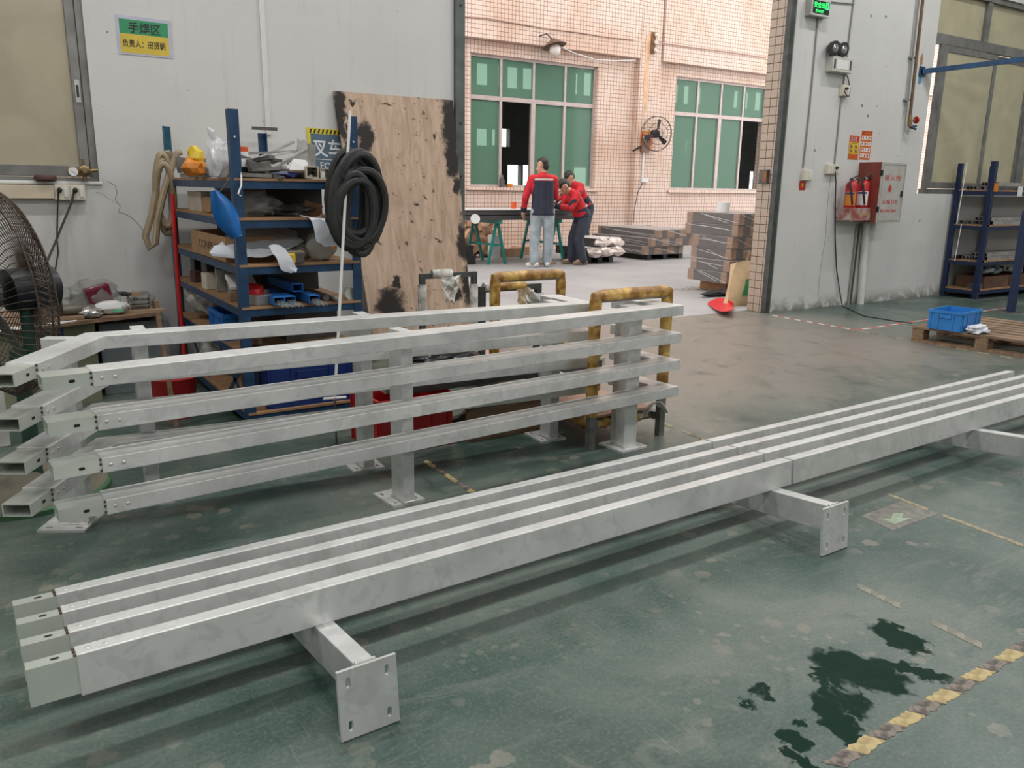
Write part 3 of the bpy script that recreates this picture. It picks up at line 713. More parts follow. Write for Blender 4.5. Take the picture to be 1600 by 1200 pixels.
# ------------------------------------------------------------------ plywood sheet leaning on the wall
def ply_material():
    t = NT('burnt_plywood'); p = t.pos
    gr = t.noise(3., t.n('Mapping', {0: p, 3: (7., 7., .5)}).outputs[0], 5., .6, .8); a = t.noise(1.6, p, 5.)
    c = t.ramp(gr, [(.3, (.34, .235, .165)), (.52, (.47, .345, .255)), (.72, (.53, .405, .31))])
    c = t.mix(t.math('MULTIPLY', t.sm(a, .5, .75), .5), c, (.26, .17, .11))
    # scorched patches from welding sparks along the edges of the sheet
    v = t.n('VectorMath', {0: p, 1: t.n('VectorMath', {0: t.n('TexNoise', {'Vector': p, 'Scale': 9., 'Detail': 8., 'Roughness': .7}).outputs['Color'], 3: .22}, operation='SCALE').outputs[0]}, operation='ADD').outputs[0]
    acc = None
    for x, y, rx, rz in ((700, 200, .06, .22), (697, 255, .055, .10), (715, 320, .035, .10), (710, 375, .05, .12), (715, 440, .06, .13), (527, 180, .035, .16), (565, 215, .05, .10), (590, 470, .09, .09), (548, 160, .02, .02), (672, 215, .012, .02), (690, 455, .05, .05), (640, 318, .018, .01), (580, 375, .01, .02), (535, 235, .02, .05), (600, 160, .05, .006), (705, 290, .03, .05), (545, 205, .03, .05), (720, 400, .03, .06), (600, 440, .03, .04), (580, 340, .012, .015), (574, 320, .01, .01), (668, 370, .04, .004)):
        q = P(x, y); o_ = .11
        s_ = t.n('SeparateXYZ', {0: v}).outputs
        u = t.math('DIVIDE', t.math('SUBTRACT', s_[0], q.x+o_), rx*1.35); w_ = t.math('DIVIDE', t.math('SUBTRACT', s_[2], q.z+o_), rz*1.25)
        e = t.sm(t.math('ADD', t.math('MULTIPLY', u, u), t.math('MULTIPLY', w_, w_)), 1.5, .45)
        acc = e if acc is None else t.math('MAXIMUM', acc, e)
    sp = t.math('MULTIPLY', t.sm(t.noise(24., p, 2.), .64, .68), t.sm(t.noise(3., p, 3.), .46, .58))
    acc = t.math('MAXIMUM', acc, t.math('MULTIPLY', sp, .8))
    c = t.mix(acc, c, (.014, .010, .008))
    t.bump(gr, .15, .004)
    return t.set(Base_Color=c, Roughness=.7)
Q = [P(520, 143, .02), P(706, 156, .02)]
xl, xr = Q[0].x, Q[1].x
zt = 1.915
bl, br = (2.395, 5.56, 0), (3.245, 5.56, 0)
g = G(); th = Vector((0, -.018, .002))
base = [Vector(bl), Vector(br), Vector((xr, 5.815, zt)), Vector((xl, 5.815, zt))]
A = [g.bm.verts.new(p) for p in base]; B = [g.bm.verts.new(p+th) for p in base]
g.bm.faces.new(A); g.bm.faces.new(B)
for i in range(4): g.bm.faces.new((A[i], A[(i+1) % 4], B[(i+1) % 4], B[i]))
tag(obj('plywood_sheet', g, ply_material()), 'tall scorched plywood sheet leaning on the wall by the doorway', 'plywood')

# ------------------------------------------------------------------ blue shelf rack standing end-on to the wall
RX0, RX1, RY0, RY1, RH = 1.055, 1.70, 4.10, 5.70, 1.615
SH = [1.30, 1.112, .885, .675, .44, .13]
rack = thing('shelf_rack', 'dark blue steel rack crammed with scrap, standing end-on to the white wall', 'shelf rack', ((RX0+RX1)/2, (RY0+RY1)/2, 0))
for x, sx in ((RX0, 1), (RX1, -1)):
    for y, sy in ((RY0, 1), (RY1, -1)):
        h = RH if not (x == RX1 and y == RY1) else 1.60
        po = obj('post', G().prism([(x, y), (x+sx*.048, y), (x+sx*.048, y+sy*.004), (x+sx*.004, y+sy*.004), (x+sx*.004, y+sy*.048), (x, y+sy*.048)], 0, h), M_teal if (y == RY1 and x == RX0) else M_blue, rack)
        for z in (1.49, 1.03):
            obj('hole', G().cyl((x+sx*.024, y-sy*.0006, z), (x+sx*.024, y+sy*.001, z), .005, 8), M_paper if y == RY0 else M_black, po)
for i, z in enumerate(SH):
    for y in (RY0+.006, RY1-.026):
        obj('beam', G().box(RX0+.006, RX1-.006, y, y+.02, z-.05, z-.012), M_blue, rack)
    for x in (RX0+.006, RX1-.026):
        obj('beam', G().box(x, x+.02, RY0+.03, RY1-.03, z-.05, z-.012), M_blue, rack)
    obj('shelf_board', G().box(RX0+.008, RX1-.008, RY0-.004, RY1-.01, z-.012, z), M_ply, rack)
for y0, y1, z0, z1 in ((4.15, 4.75, .41, .02), (4.75, 4.2, .40, .15), (5.6, 5.0, .40, .10)):
    obj('brace', G().beam((RX0+.028, y0, z0), (RX0+.028, y1, z1), .03, .004, (1, 0, 0)), M_blue, rack)
tb = obj('top_bar', G().beam(WY(394, 200, RY1-.02)+Vector((0, 0, 0)), WY(433, 202, RY1-.02), .02, .02), M_scrapd, rack)

def on_shelf(x, y, k, Y): p = WY(x, y, Y); return Vector((p.x, Y, SH[k]))
GS = 'grey metal offcuts heaped on the blue rack'
def offcut(c, size, rz, ry, m=M_scrap, lab='grey metal offcut in the heap on top of the blue rack'):
    return tag(obj('metal_offcut', G().obox(c, size, rz, 0, ry), m), lab, 'offcut', GS)
random.seed(11)
M_sc2 = mat('dull_brown_grey_offcut', (.17, .16, .15), .5, .3, var=.4, scale=12)
z = SH[0]
for i in range(26):
    y = 4.14+(i//2)*.105; offcut((RX0+rnd(.04, .20), y, z+.014+.03*(i % 3)), (rnd(.09, .2), rnd(.04, .09), rnd(.012, .026)), rnd(-.6, .8), rnd(-.1, .1), random.choice([M_scrap, M_sc2, M_paper, M_scrapd, M_sc2]))
for i in range(14):
    offcut((rnd(RX0+.12, RX1-.2), 4.13+rnd(0, .35), z+.015+.025*(i % 4)), (rnd(.08, .22), rnd(.02, .05), rnd(.010, .03)), rnd(-1.2, 1.2), rnd(-.25, .25), random.choice([M_scrap, M_scrapd, M_scrapd]))
for i in range(16):
    y = 4.15+i*.09; h_ = rnd(.03, .05)+.0016*i
    offcut((RX0+rnd(.03, .16), y, z+.035+h_/2+.02*(i % 2)), (rnd(.07, .16), rnd(.03, .05), h_), rnd(-.8, .9), rnd(-.35, .35), random.choice([M_sc2, M_paper, M_scrapd, M_sc2]))
# long channels sticking up to the right
def bar(name, lab, p0, p1, w_, h_, m, cat='metal bar'):
    return tag(obj(name, G().recttube(p0, p1, w_, h_, .002), m), lab, cat)
bar('metal_channel', 'long grey metal channel slanting up across the top of the blue rack', WY(415, 268, 4.2), WY(482, 232, 4.45), .028, .014, M_scrap)
bar('metal_channel', 'grey flat bar lying almost level across the rack top scrap', WY(380, 240, 4.5), WY(478, 236, 4.6), .025, .012, M_scrap)
bar('metal_channel', 'thin steel angle rising towards the striped sign on the rack top', WY(395, 252, 4.7), WY(458, 222, 5.0), .02, .012, M_scrap)
bar('metal_channel', 'pale aluminium strip lying in front of the level bar on rack top', WY(382, 252, 4.35), WY(452, 238, 4.55), .02, .01, M_sleeve)
p0 = WY(487, 262, 4.17); p1 = WY(487, 226, 4.17)
tag(obj('square_tube', G().recttube(p0, p1+Vector((0, 0, .0)), .036, .03, .002), M_scrap), 'short grey square tube standing upright on the rack corner', 'square tube')
p0 = WY(486, 267, 4.12); tag(obj('square_tube', G().recttube((p0.x, 4.10, z+.035), (p0.x+.06, 4.35, z+.035), .062, .058, .006), mat('cream_tube', (.50, .45, .36), .5)), 'cream square tube end facing out on the rack corner', 'square tube')
p0 = WY(506, 268, 4.12); tag(obj('square_tube', G().recttube((p0.x, 4.10, z+.03), (p0.x+.05, 4.3, z+.03), .05, .05, .005), MATS['cream_tube']), 'smaller cream tube end beside the black hose coil', 'square tube')
# white bent sheet
c0 = WY(455, 256, 4.25)
tag(obj('bent_sheet', G().prism([(-.07, -.03), (.075, -.03), (.05, .03), (-.02, .035)], 0, .10, Matrix.Translation((c0.x, 4.28, z+.02)) @ Matrix.Rotation(.3, 4, 'Z') @ Matrix.Rotation(R(60), 4, 'X')), M_paper), 'white bent sheet piece among the rack top scrap', 'metal sheet')
c0 = WY(447, 270, 4.18)
tag(obj('blue_wrapper', G().blob((c0.x, 4.22, z+.022), (.10, .05, .022), 2, .35, 3., 2), mat('dark_blue_film', (.01, .02, .10), .3, var=.5)), 'dark blue plastic wrapper on the rack top edge', 'wrapper')
c0 = WY(400, 258, 4.25)
tag(obj('fittings_heap', G().blob((c0.x, 4.3, z+.04), (.085, .06, .05), 3, .7, 3.5, 5), M_scrapd, kind='stuff'), 'heap of small dark metal fittings on the rack top', 'fittings')
# bags, caution tape roll, orange striped tube
def bag(name, lab, c, r_, seed, m=M_film, cat='plastic bag', amp=.45, top=None):
    g = G().blob(c, r_, 3, amp, 2.6, seed, flat=-r_[2]*.85)
    return tag(obj(name, g, m, smooth=True), lab, cat)
c0 = WY(343, 238, 4.25)
t = thing('plastic_bag', 'clear plastic bag standing beside the tall blue post on the rack top', 'plastic bag', (c0.x, 4.28, z))
obj('bag_body', G().blob((c0.x, 4.28, z+.085), (.055, .05, .10), 3, .4, 2.4, 4, flat=-.083), M_film2, t, smooth=True)
obj('knot', G().tube([(c0.x-.01, 4.28, z+.17), (c0.x-.025, 4.28, z+.215), (c0.x-.04, 4.28, z+.235)], [.012, .02, .006], 8), M_film2, t, smooth=True)
bag('plastic_bag', 'milky plastic bag behind the upright square tube on the rack top', (WY(478, 228, 4.7).x, 4.75, z+.105), (.05, .05, .12), 9)
c0 = WY(318, 240, 4.55)
t = thing('caution_tape_bundle', 'crumpled yellow and orange plastic bundle behind the clear bag', 'plastic bundle', (c0.x, 4.7, z))
obj('yellow_part', G().blob((c0.x, 4.72, z+.10), (.045, .05, .07), 2, .5, 2.4, 3), M_yellow, t)
obj('orange_part', G().blob((c0.x-.02, 4.68, z+.05), (.065, .05, .05), 2, .5, 2.4, 6, flat=-.049), M_orange, t)
c0 = WY(378, 240, 4.5)
t = thing('road_cone_sleeve', 'small orange tube with white stripes behind the tall blue post', 'striped tube', (c0.x, 4.5, z))
obj('tube', G().cyl((c0.x, 4.5, z), (c0.x, 4.5, z+.16), .032, 14), mat('red_orange', (.62, .09, .02), .4), t)
for k in (.05, .11): obj('stripe', G().cyl((c0.x, 4.5, z+k), (c0.x, 4.5, z+k+.025), .0325, 14), M_paper, t)

# second shelf
z = SH[1]
bag('plastic_bag', 'clear bag of parts on the second shelf behind the blue shield', (WY(400, 320, 4.25).x, 4.28, z+.065), (.11, .09, .075), 12)
bag('plastic_bag', 'dark shiny bag at the right of the second shelf', (WY(455, 325, 4.3).x, 4.32, z+.03), (.14, .1, .035), 15, mat('smoky_film', (.08, .085, .08), .25, var=.6))
bag('plastic_bag', 'crumpled clear bag at the left side of the second shelf', (RX0+.16, 4.34, z+.05), (.08, .1, .06), 18)
tag(obj('cardboard_piece', G().obox((WY(490, 322, 4.25).x, 4.28, z+.035), (.10, .02, .07), .2, .35, .25), M_card), 'torn cardboard piece on the second shelf beside the hose coil', 'cardboard')
tag(obj('cardboard_piece', G().obox((RX0+.05, 4.85, z+.045), (.012, .16, .08), .05, 0, .1), M_card), 'upright cardboard piece on the second shelf, left side', 'cardboard')
tag(obj('cardboard_box', G().box(RX0+.05, RX0+.25, 5.0, 5.35, z, z+.11), mat('pale_card', (.45, .40, .33), .8)), 'pale carton at the back of the second shelf', 'carton')
tag(obj('cardboard_box', G().box(RX0+.27, RX1-.04, 4.55, 5.6, z, z+.135), M_black), 'added black block darkening the depth of the second shelf', 'box')  # black blocks added in three shelves so their depths look dark
tag(obj('cardboard_box', G().box(RX0+.27, RX1-.04, 4.62, 5.6, SH[2], SH[2]+.17), M_black), 'added black block darkening the depth of the third shelf', 'box')
tag(obj('cardboard_box', G().box(RX0+.27, RX1-.04, 4.66, 5.6, SH[3], SH[3]+.15), M_black), 'added black block darkening the depth of the fourth shelf', 'box')
# blue face-shield like scoop hanging from the post
c0 = WY(350, 335, 4.05)
rows = []
for i in range(9):
    v = i/8; row = []
    for j in range(7):
        u = j/6*2-1
        wdt = .008+.050*math.sin(math.pi*min(1, .02+v*.86))**.9
        p = WY(331+v*38, 297+v*72, 4.035)
        row.append(p+Vector((u*wdt*.8, -.045*(1-u*u)-.01, u*wdt*.45)))
    rows.append(row)
t = thing('blue_shield', 'curved bright blue plastic shield hanging on a cord from the rack post', 'plastic shield', c0)
obj('shell', G().sheet(rows, .004), mat('shield_blue', (.008, .12, .38), .3, var=.15), t, smooth=True)
obj('cord', G().tube([WY(377, 270, 4.098), WY(377, 290, 4.06), WY(372, 303, 4.04), WY(376, 306, 4.05)], .004, 6), M_paper, t, smooth=True)
obj('strap', G().tube([WY(357, 281, 4.10), WY(346, 297, 4.05), WY(336, 306, 4.04)], .003, 6), M_rubber, t, smooth=True)

# third shelf
z = SH[2]
t = thing('cardboard_box', 'open brown carton with handwriting on the third shelf, left side', 'carton', (RX0+.1, 4.6, z))
x0, x1, y0, y1, h = RX0-.01, RX0+.24, 4.28, 5.05, .125
for nm, bb in (('side_panel', (x0, x0+.005, y0, y1)), ('side_panel', (x1-.005, x1, y0, y1)), ('end_panel', (x0+.005, x1-.005, y0, y0+.005)), ('end_panel', (x0+.005, x1-.005, y1-.005, y1))): obj(nm, G().box(*bb, z, z+h), M_card, t)
obj('bottom', G().box(x0+.005, x1-.005, y0+.005, y1-.005, z, z+.005), M_card, t)
text('handwriting', 'CQNPLYS', mat('faded_marker', (.10, .06, .035), .8), t, (x0-.001, 4.86, z+.035), .45, .05, (0, -1, 0), (0, 0, 1))
for k in range(4): tag(obj('metal_offcut', G().obox((x0+.08+.03*k, 4.4+.15*k, z+.105), (.12, .05, .02), k, 0, .1), M_scrapd), 'dark metal piece lying in the open carton on the third shelf', 'offcut', 'dark pieces in the open carton')
def cloth(name, lab, pts, m, th=.004, sub=5):
    """pts: rows of (px, py, Y); crumpled sheet"""
    rows = []
    n = len(pts)
    for i in range(n-1):
        for s_ in range(sub if i < n-2 else sub+1):
            f = s_/sub; row = []
            a_, b_ = pts[i], pts[i+1]
            m2 = len(a_)
            A_ = [WY(*q)*(1-f) for q in a_]; B_ = [WY(*q)*f for q in b_]
            C_ = [p_+q_ for p_, q_ in zip(A_, B_)]
            for j in range(m2-1):
                for k in range(sub if j < m2-2 else sub+1):
                    q = C_[j].lerp(C_[j+1], k/sub)
                    nn = noise.noise(q*26.+Vector((3., len(lab), 1.)))*.016+noise.noise(q*11.)*.030
                    row.append(q+Vector((nn*.4, abs(nn)*.3, nn*.75)))
            rows.append(row)
    return tag(obj(name, G().sheet(rows, th), m, smooth=True), lab, 'cloth')
cloth('white_cloth', 'large crumpled white cloth spread along the third shelf front', [[(385, 352, 4.45), (430, 348, 4.5), (462, 362, 4.4)], [(340, 383, 4.30), (410, 374, 4.3), (474, 378, 4.25)], [(326, 398, 4.20), (390, 399, 4.18), (425, 400, 4.16)], [(330, 402, 4.20), (392, 404, 4.17), (420, 402, 4.16)]], M_cloth)
cloth('white_cloth', 'white cloth flap hanging from the third shelf over the blue beam', [[(418, 388, 4.08), (436, 385, 4.08)], [(430, 408, 4.06), (462, 406, 4.06)], [(446, 428, 4.06), (468, 414, 4.06)], [(452, 432, 4.06), (462, 428, 4.06)]], M_cloth)
cloth('white_cloth', 'white cloth hanging down from the second shelf by the hose coil', [[(469, 336, 4.12), (506, 338, 4.12)], [(484, 350, 4.06), (508, 345, 4.06)], [(498, 372, 4.05), (518, 365, 4.05)], [(506, 382, 4.06), (530, 378, 4.06)], [(520, 388, 4.06), (529, 384, 4.06)]], M_cloth)
tag(obj('orange_tag', G().obox(WY(523, 387, 4.045), (.016, .006, .018)), M_orange), 'tiny orange tag on the hanging white cloth', 'tag')
tag(obj('grey_pouch', G().blob((WY(502, 388, 4.2).x, 4.2, z+.075), (.085, .05, .085), 3, .25, 1.8, 21, flat=-.075), mat('grey_felt', (.36, .345, .31), .9, bump=.3), smooth=True), 'grey felt pouch leaning on the third shelf', 'pouch')
tag(obj('grey_pouch', G().blob((WY(470, 392, 4.25).x, 4.27, z+.04), (.07, .05, .042), 3, .4, 1.8, 23, flat=-.04), mat('grey_rag', (.25, .235, .20), .9, bump=.3), smooth=True), 'brownish grey rag between cloth and pouch on the third shelf', 'rag')
for k, (x, lab, m_) in enumerate(((453, 'yellow tipped power tool battery on the third shelf', M_yellow), (466, 'grey and yellow tool grip beside the yellow tipped one', M_scrapd))):
    c0 = WY(x, 402, 4.1); t = thing('hand_tool', lab, 'tool', (c0.x, 4.15, z))
    obj('body', G().box(c0.x-.026, c0.x+.026, 4.10, 4.24, z, z+.062), mat('tool_grey', (.16, .16, .15), .5), t, bevel=.008)
    obj('front_cap', G().box(c0.x-.026, c0.x+.026, 4.075, 4.10, z, z+(.05 if k == 0 else .058)), m_, t, bevel=.008)
    if k: obj('yellow_band', G().box(c0.x-.0265, c0.x+.0265, 4.085, 4.10, z+.035, z+.0588), M_yellow, t)

# fourth shelf
z = SH[3]
for k, (x, y0_, zz_) in enumerate(((436, 4.06, 0), (453, 4.06, 0), (466, 4.14, .052), (491, 4.05, 0))):
    p = WY(x, 460, y0_); xx = p.x
    t = thing('rod_tube', ['bright blue oblong tube with welding rods, leftmost on the fourth shelf', 'bright blue rod tube second from the left on the fourth shelf', 'blue tube stacked on top of two others on the fourth shelf', 'rightmost blue tube with welding rods sticking out'][k], 'rod tube', (xx, y0_+.2, z+zz_))
    obj('tube', G().recttube((xx, y0_, z+.027+zz_), (xx+.0, y0_+.42, z+.027+zz_), .056, .042, .004), M_bluep, t, bevel=.006)
    if k != 2:
        for q in range(7): obj('welding_rod', G().cyl((xx-.018+.006*q, y0_+.02, z+.016+(q % 3)*.006), (xx-.004+.007*q, y0_-.075-rnd(0, .025), z+.006+(q % 3)*.005), .0022, 5), M_sleeve, t)
c0 = WY(520, 465, 4.1); tag(obj('steel_pipe', G().tube([(c0.x+.015, 4.04, z+.014), (c0.x+.02, 4.5, z+.014)], .013, 12), M_scrap, smooth=True), 'thin steel pipe right of the blue tubes on the fourth shelf', 'pipe')
c0 = WY(508, 452, 4.2); tag(obj('steel_pipe', G().tube([(c0.x-.025, 4.12, z+.0185), (c0.x-.05, 4.6, z+.0185)], .018, 12), M_scrapd, smooth=True), 'dark pipe lying behind the thin steel pipe', 'pipe')
c0 = WY(546, 456, 4.12); tag(obj('tape_roll', G().lathe((c0.x, 4.13, z+.035), [(.018, -.012), (.034, -.012), (.034, .012), (.018, .012)], 16, (.4, -1, 0)), mat('pale_roll', (.5, .5, .46), .5)), 'pale tape roll at the right post on the fourth shelf', 'tape roll')
c0 = WY(399, 450, 4.2); t = thing('red_canister', 'red round canister on the fourth shelf beside the front post', 'canister', (c0.x, 4.25, z))
obj('shell', G().lathe((c0.x+.03, 4.21, z+.05), [(.02, -.02), (.045, 0), (.049, .03), (.046, .09), (.02, .11)], 18, (-.8, .5, .1)), M_red, t, smooth=True)
obj('collar', G().lathe((c0.x+.035, 4.205, z+.05), [(.028, -.03), (.028, -.012)], 14, (-.8, .5, .1)), M_scrapd, t)
c0 = WY(418, 463, 4.15); tag(obj('steel_block', G().obox((c0.x-.03, 4.17, z+.026), (.10, .06, .05), .4), M_scrap, bevel=.003), 'grey steel block lying before the red canister', 'block')
for k, (y_, sz, m_) in enumerate(((4.36, (.11, .10, .055), M_wood), (4.62, (.05, .16, .10), M_scrap), (4.78, (.10, .05, .13), M_scrap), (4.95, (.16, .12, .09), M_sock), (5.18, (.05, .10, .15), M_scrapd), (5.32, (.14, .07, .07), mat('rusty_iron', (.085, .035, .025), .7, var=.4)), (5.48, (.06, .05, .14), M_scrapd))):
    tag(obj('machine_part', G().obox((RX0+(.075 if k == 0 else .10), y_, z+sz[2]/2), sz, .25*(k-3)*.4), m_, bevel=.004), ['brown wooden block at the front left of the fourth shelf', 'grey upright plate next to the wooden block, fourth shelf', 'pale grey bracket on the left of the fourth shelf', 'ivory junction box on the left of the fourth shelf', 'dark upright iron behind the ivory box', 'rusty iron block on the left of the fourth shelf', 'dark iron stub nearest the wall on the fourth shelf'][k], 'metal part')
c0 = WX(365, 448, RX0+.02); tag(obj('angle_bracket', G().prism([(0, 0), (.10, .055), (.10, .07), (0, .016)], 0, .14, basis((RX0+.02, 4.35, z+.06), (0, 1, 0), (0, 0, 1), (1, 0, 0))), M_paper), 'white angle bracket lying on the wooden block', 'bracket')

# fifth shelf
z = SH[4]
bag('foil_wad', 'crumpled silvery plastic wad on the fifth shelf, left side', (RX0+.13, 5.35, z+.13), (.12, .16, .12), 31, mat('silver_film', (.42, .42, .40), .25, .3, var=.3, scale=20), 'plastic wad', .35)
def crate(name, lab, x0, x1, y0, y1, z0, h, m, rz=0., wall=.005):
    c0 = Vector(((x0+x1)/2, (y0+y1)/2, z0)); t = thing(name, lab, 'crate', c0)
    hx, hy = (x1-x0)/2, (y1-y0)/2; M = Matrix.Translation(c0) @ Matrix.Rotation(rz, 4, 'Z')
    obj('bottom', G().box(-hx+.006, hx-.006, -hy+.006, hy-.006, 0, .006, M), m, t)
    for s_ in (-1, 1):
        obj('wall', G().box(-hx, hx, s_*hy-(wall if s_ > 0 else 0), s_*hy+(wall if s_ < 0 else 0), 0, h, M), m, t)
        obj('wall', G().box(s_*hx-(wall if s_ > 0 else 0), s_*hx+(wall if s_ < 0 else 0), -hy+wall, hy-wall, 0, h, M), m, t)
    obj('rim', G().box(-hx-.008, hx+.008, -hy-.008, -hy, h-.022, h, M).box(-hx-.008, hx+.008, hy, hy+.008, h-.022, h, M).box(-hx-.008, -hx, -hy, hy, h-.022, h, M).box(hx, hx+.008, -hy, hy, h-.022, h, M), m, t)
    for s_ in (-1, 1):
        for u in (-.9, -.45, .45, .9): obj('rib', G().box(u*hx-.007, u*hx+.007, s_*hy-(0 if s_ > 0 else .006), s_*hy+(.006 if s_ > 0 else 0), 0, h-.022, M), m, t)
        for u in (-.9, -.45, .45, .9): obj('rib', G().box(s_*hx-(0 if s_ > 0 else .006), s_*hx+(.006 if s_ > 0 else 0), u*hy-.007, u*hy+.007, 0, h-.022, M), m, t)
        obj('handle', G().box(-.35*hx, .35*hx, s_*hy-(0 if s_ > 0 else .010), s_*hy+(.010 if s_ > 0 else 0), h*.62, h*.80, M), m, t, bevel=.003)
    return t
crate('plastic_crate', 'small bright blue crate on the fifth shelf of the rack', RX0+.01, RX0+.17, 4.50, 4.82, z, .145, M_bluep)
bag('leather_glove', 'crumpled brown leather glove between blue crate and post', (RX0+.10, 4.30, z+.07), (.06, .07, .07), 33, mat('brown_leather', (.10, .07, .05), .8, var=.3), 'glove', .5)
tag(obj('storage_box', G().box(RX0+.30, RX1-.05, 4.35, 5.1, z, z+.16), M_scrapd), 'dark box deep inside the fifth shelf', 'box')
# bottom of the rack
z = SH[5]
crate('plastic_crate', 'large deep blue crate on the rack bottom, seen between railings', RX0+.12, RX1-.06, 4.12, 4.62, z, .24, M_dbluep)
bag('plastic_bag', 'grey crumpled bag on the rack bottom behind the brace', (RX0+.16, 5.2, z+.11), (.13, .2, .12), 36, MATS['silver_film'])
tag(obj('wooden_block', G().box(1.34, 1.44, 3.98, 4.08, 0, .09), M_wood, bevel=.003), 'small wooden block on the floor before the deep blue crate', 'wood block')
c0 = FL(268, 640); tag(obj('red_bucket', G().lathe((.82, 4.72, 0), [(.10, 0), (.13, .22), (.14, .23), (.12, .225)], 20), M_red, smooth=True), 'red bucket behind the rear railing, left of the rack', 'bucket')
tag(obj('wooden_stake', G().beam((.78, 4.50, 0), (.74, 4.52, .62), .035, .02), M_wood), 'thin wooden stake standing before the red bucket', 'stake')

# hoses
def loops(c, ex, ey, turns, rx, ry, jx, jy, n=26, seed=1, dep=(0, -1, 0), dz=.03, off=.012):
    random.seed(seed); pts = []; ex, ey, dep = Vector(ex), Vector(ey), Vector(dep); c = Vector(c)
    par = [(rnd(1-jx, 1+jx), rnd(1-jy, 1+jy), rnd(-off, off), rnd(-off*2.4, off*.9), rnd(0, 1)) for _ in range(turns+1)]
    for i in range(turns*n):
        k = i/n; a0, b0 = par[int(k)], par[int(k)+1]; f = k-int(k); q = [a0[j]*(1-f)+b0[j]*f for j in range(5)]
        a_ = 2*math.pi*k
        pts.append(c+ex*(q[2]+rx*q[0]*math.cos(a_))+ey*(q[3]+ry*q[1]*math.sin(a_))+dep*(dz*q[4]+.035*abs(math.sin(a_)) if math.sin(a_) > 0 else dz*q[4]))
    return pts
c0 = WY(546, 316, 4.02)
t = thing('hose_coil', 'thick coil of black rubber hose hung over the front right rack post', 'hose', c0)
obj('hose', G().tube(loops((c0.x, 4.00, c0.z), (1, 0, 0), (0, 0, 1), 15, .092, .205, .52, .26, 26, 5, dz=.12, off=.030), .0195, 8), M_rubber, t, smooth=True)
obj('hose_tail', G().tube([WY(556, 262, 3.93), WY(568, 266, 3.92), WY(578, 274, 3.92), WY(585, 284, 3.93)], .010, 8), mat('blue_grey_hose', (.05, .09, .16), .5), t, smooth=True)
obj('wire', G().tube([WY(540, 270, 3.9), WY(552, 290, 3.89), WY(568, 297, 3.9), WY(582, 290, 3.9), WY(594, 272, 3.92)], .0025, 5), M_brass, t, smooth=True)
M_bhose = mat('beige_hose', (.30, .24, .155), .45, var=.15, scale=7)
c0 = WY(258, 300, 5.66)
t = thing('hose_coil', 'beige hose hung in long loops from the rear left rack post', 'hose', c0)
obj('hose', G().tube(loops((c0.x-.01, 5.62, c0.z-.01), (1, 0, 0), (0, 0, 1), 4, .060, .215, .45, .15, 26, 8, dz=.07), .019, 8), M_bhose, t, smooth=True)
obj('hose', G().tube([WY(243, 300, 5.58), WY(237, 335, 5.58), WY(227, 370, 5.58), WY(234, 388, 5.57), WY(243, 380, 5.56), WY(246, 345, 5.55), WY(256, 300, 5.55), WY(268, 262, 5.55), WY(276, 240, 5.55), WY(282, 238, 5.56)], .021, 8), M_bhose, t, smooth=True)
obj('hose_end', G().tube([WY(262, 262, 5.6), WY(264, 245, 5.58), WY(261, 236, 5.57)], [.021, .024, .02], 8), M_bhose, t, smooth=True)
p0 = WY(269, 303, 5.35); tag(obj('red_pole', G().tube([(p0.x, 5.35, p0.z), (p0.x-.012, 5.33, .6), (p0.x-.01, 5.32, 0)], .0135, 10), M_red, smooth=True), 'slim glossy red pole standing at the left side of the rack', 'pole')
p0 = WY(547, 173, 3.93); p1 = WY(523, 622, 3.78)
t = thing('white_rod', 'long thin white rod with a short foot bar leaning in front of the rack', 'rod', (p1.x, p1.y, 0))
obj('rod', G().tube([p0, p1], .0075, 8), mat('white_rod_paint', (.68, .68, .66), .35), t, smooth=True)
obj('foot_bar', G().cyl(p1+Vector((-.062, -.01, .006)), p1+Vector((.062, .01, -.006)), .007, 8), MATS['white_rod_paint'], t)
obj('stem', G().cyl(p1, (p1.x, p1.y, 0), .005, 8), M_scrapd, t)

# ------------------------------------------------------------------ bench against the wall
TZ = .50
bench = thing('work_bench', 'low bench with a brown board top below the beige window', 'bench', (.1, 5.45, 0))
g = G().prism([(-1.3, 4.95), (.13, 5.09), (.90, 5.34), (.93, 5.80), (-1.3, 5.80)], TZ-.022, TZ)
obj('top', g, M_wood, bench)
g = G().prism([(-1.2, 5.08), (.12, 5.16), (.52, 5.30), (.52, 5.78), (-1.2, 5.78)], .0, TZ-.022)
obj('cabinet', g, mat('olive_grey_panel', (.21, .215, .14), .6, var=.2, scale=4), bench)
obj('paper', G().sheet([[(-.3, 5.02, TZ+.003), (.1, 5.095, TZ+.003), (.42, 5.20, TZ+.004)], [(-.3, 5.0, TZ+.003), (.1, 5.085, TZ+.003), (.42, 5.19, TZ+.004)], [(-.3, 4.995, TZ-.012), (.1, 5.075, TZ-.010), (.42, 5.185, TZ-.004)]], .002), M_paper, bench)
text('scrawl', 'KJ', mat('blue_marker', (.02, .06, .14), .7), bench, (.245, 5.185, .405), .11, .055, (1, .31, 0), (0, 0, 1))
def on_bench(x, y, Y): return WY(x, y, Y).x
tag(obj('grey_cabinet', G().box(.55, .94, 5.40, 5.78, 0, .44), mat('slate_panel', (.17, .20, .21), .6, var=.15), bevel=.004), 'slate grey box standing under the bench beside the rack', 'box')
Y_ = 5.36
for nm, lab, x0p, x1p, y, h, d, m_ in (('wooden_board', 'dark flat board on the bench behind the fan', 62, 130, 5.30, .022, .16, M_wood),):
    a_, b_ = on_bench(x0p, 495, y), on_bench(x1p, 495, y); tag(obj(nm, G().box(a_, b_, y-d/2, y+d/2, TZ, TZ+h), m_, bevel=.002), lab, 'board')
zb = TZ+.023
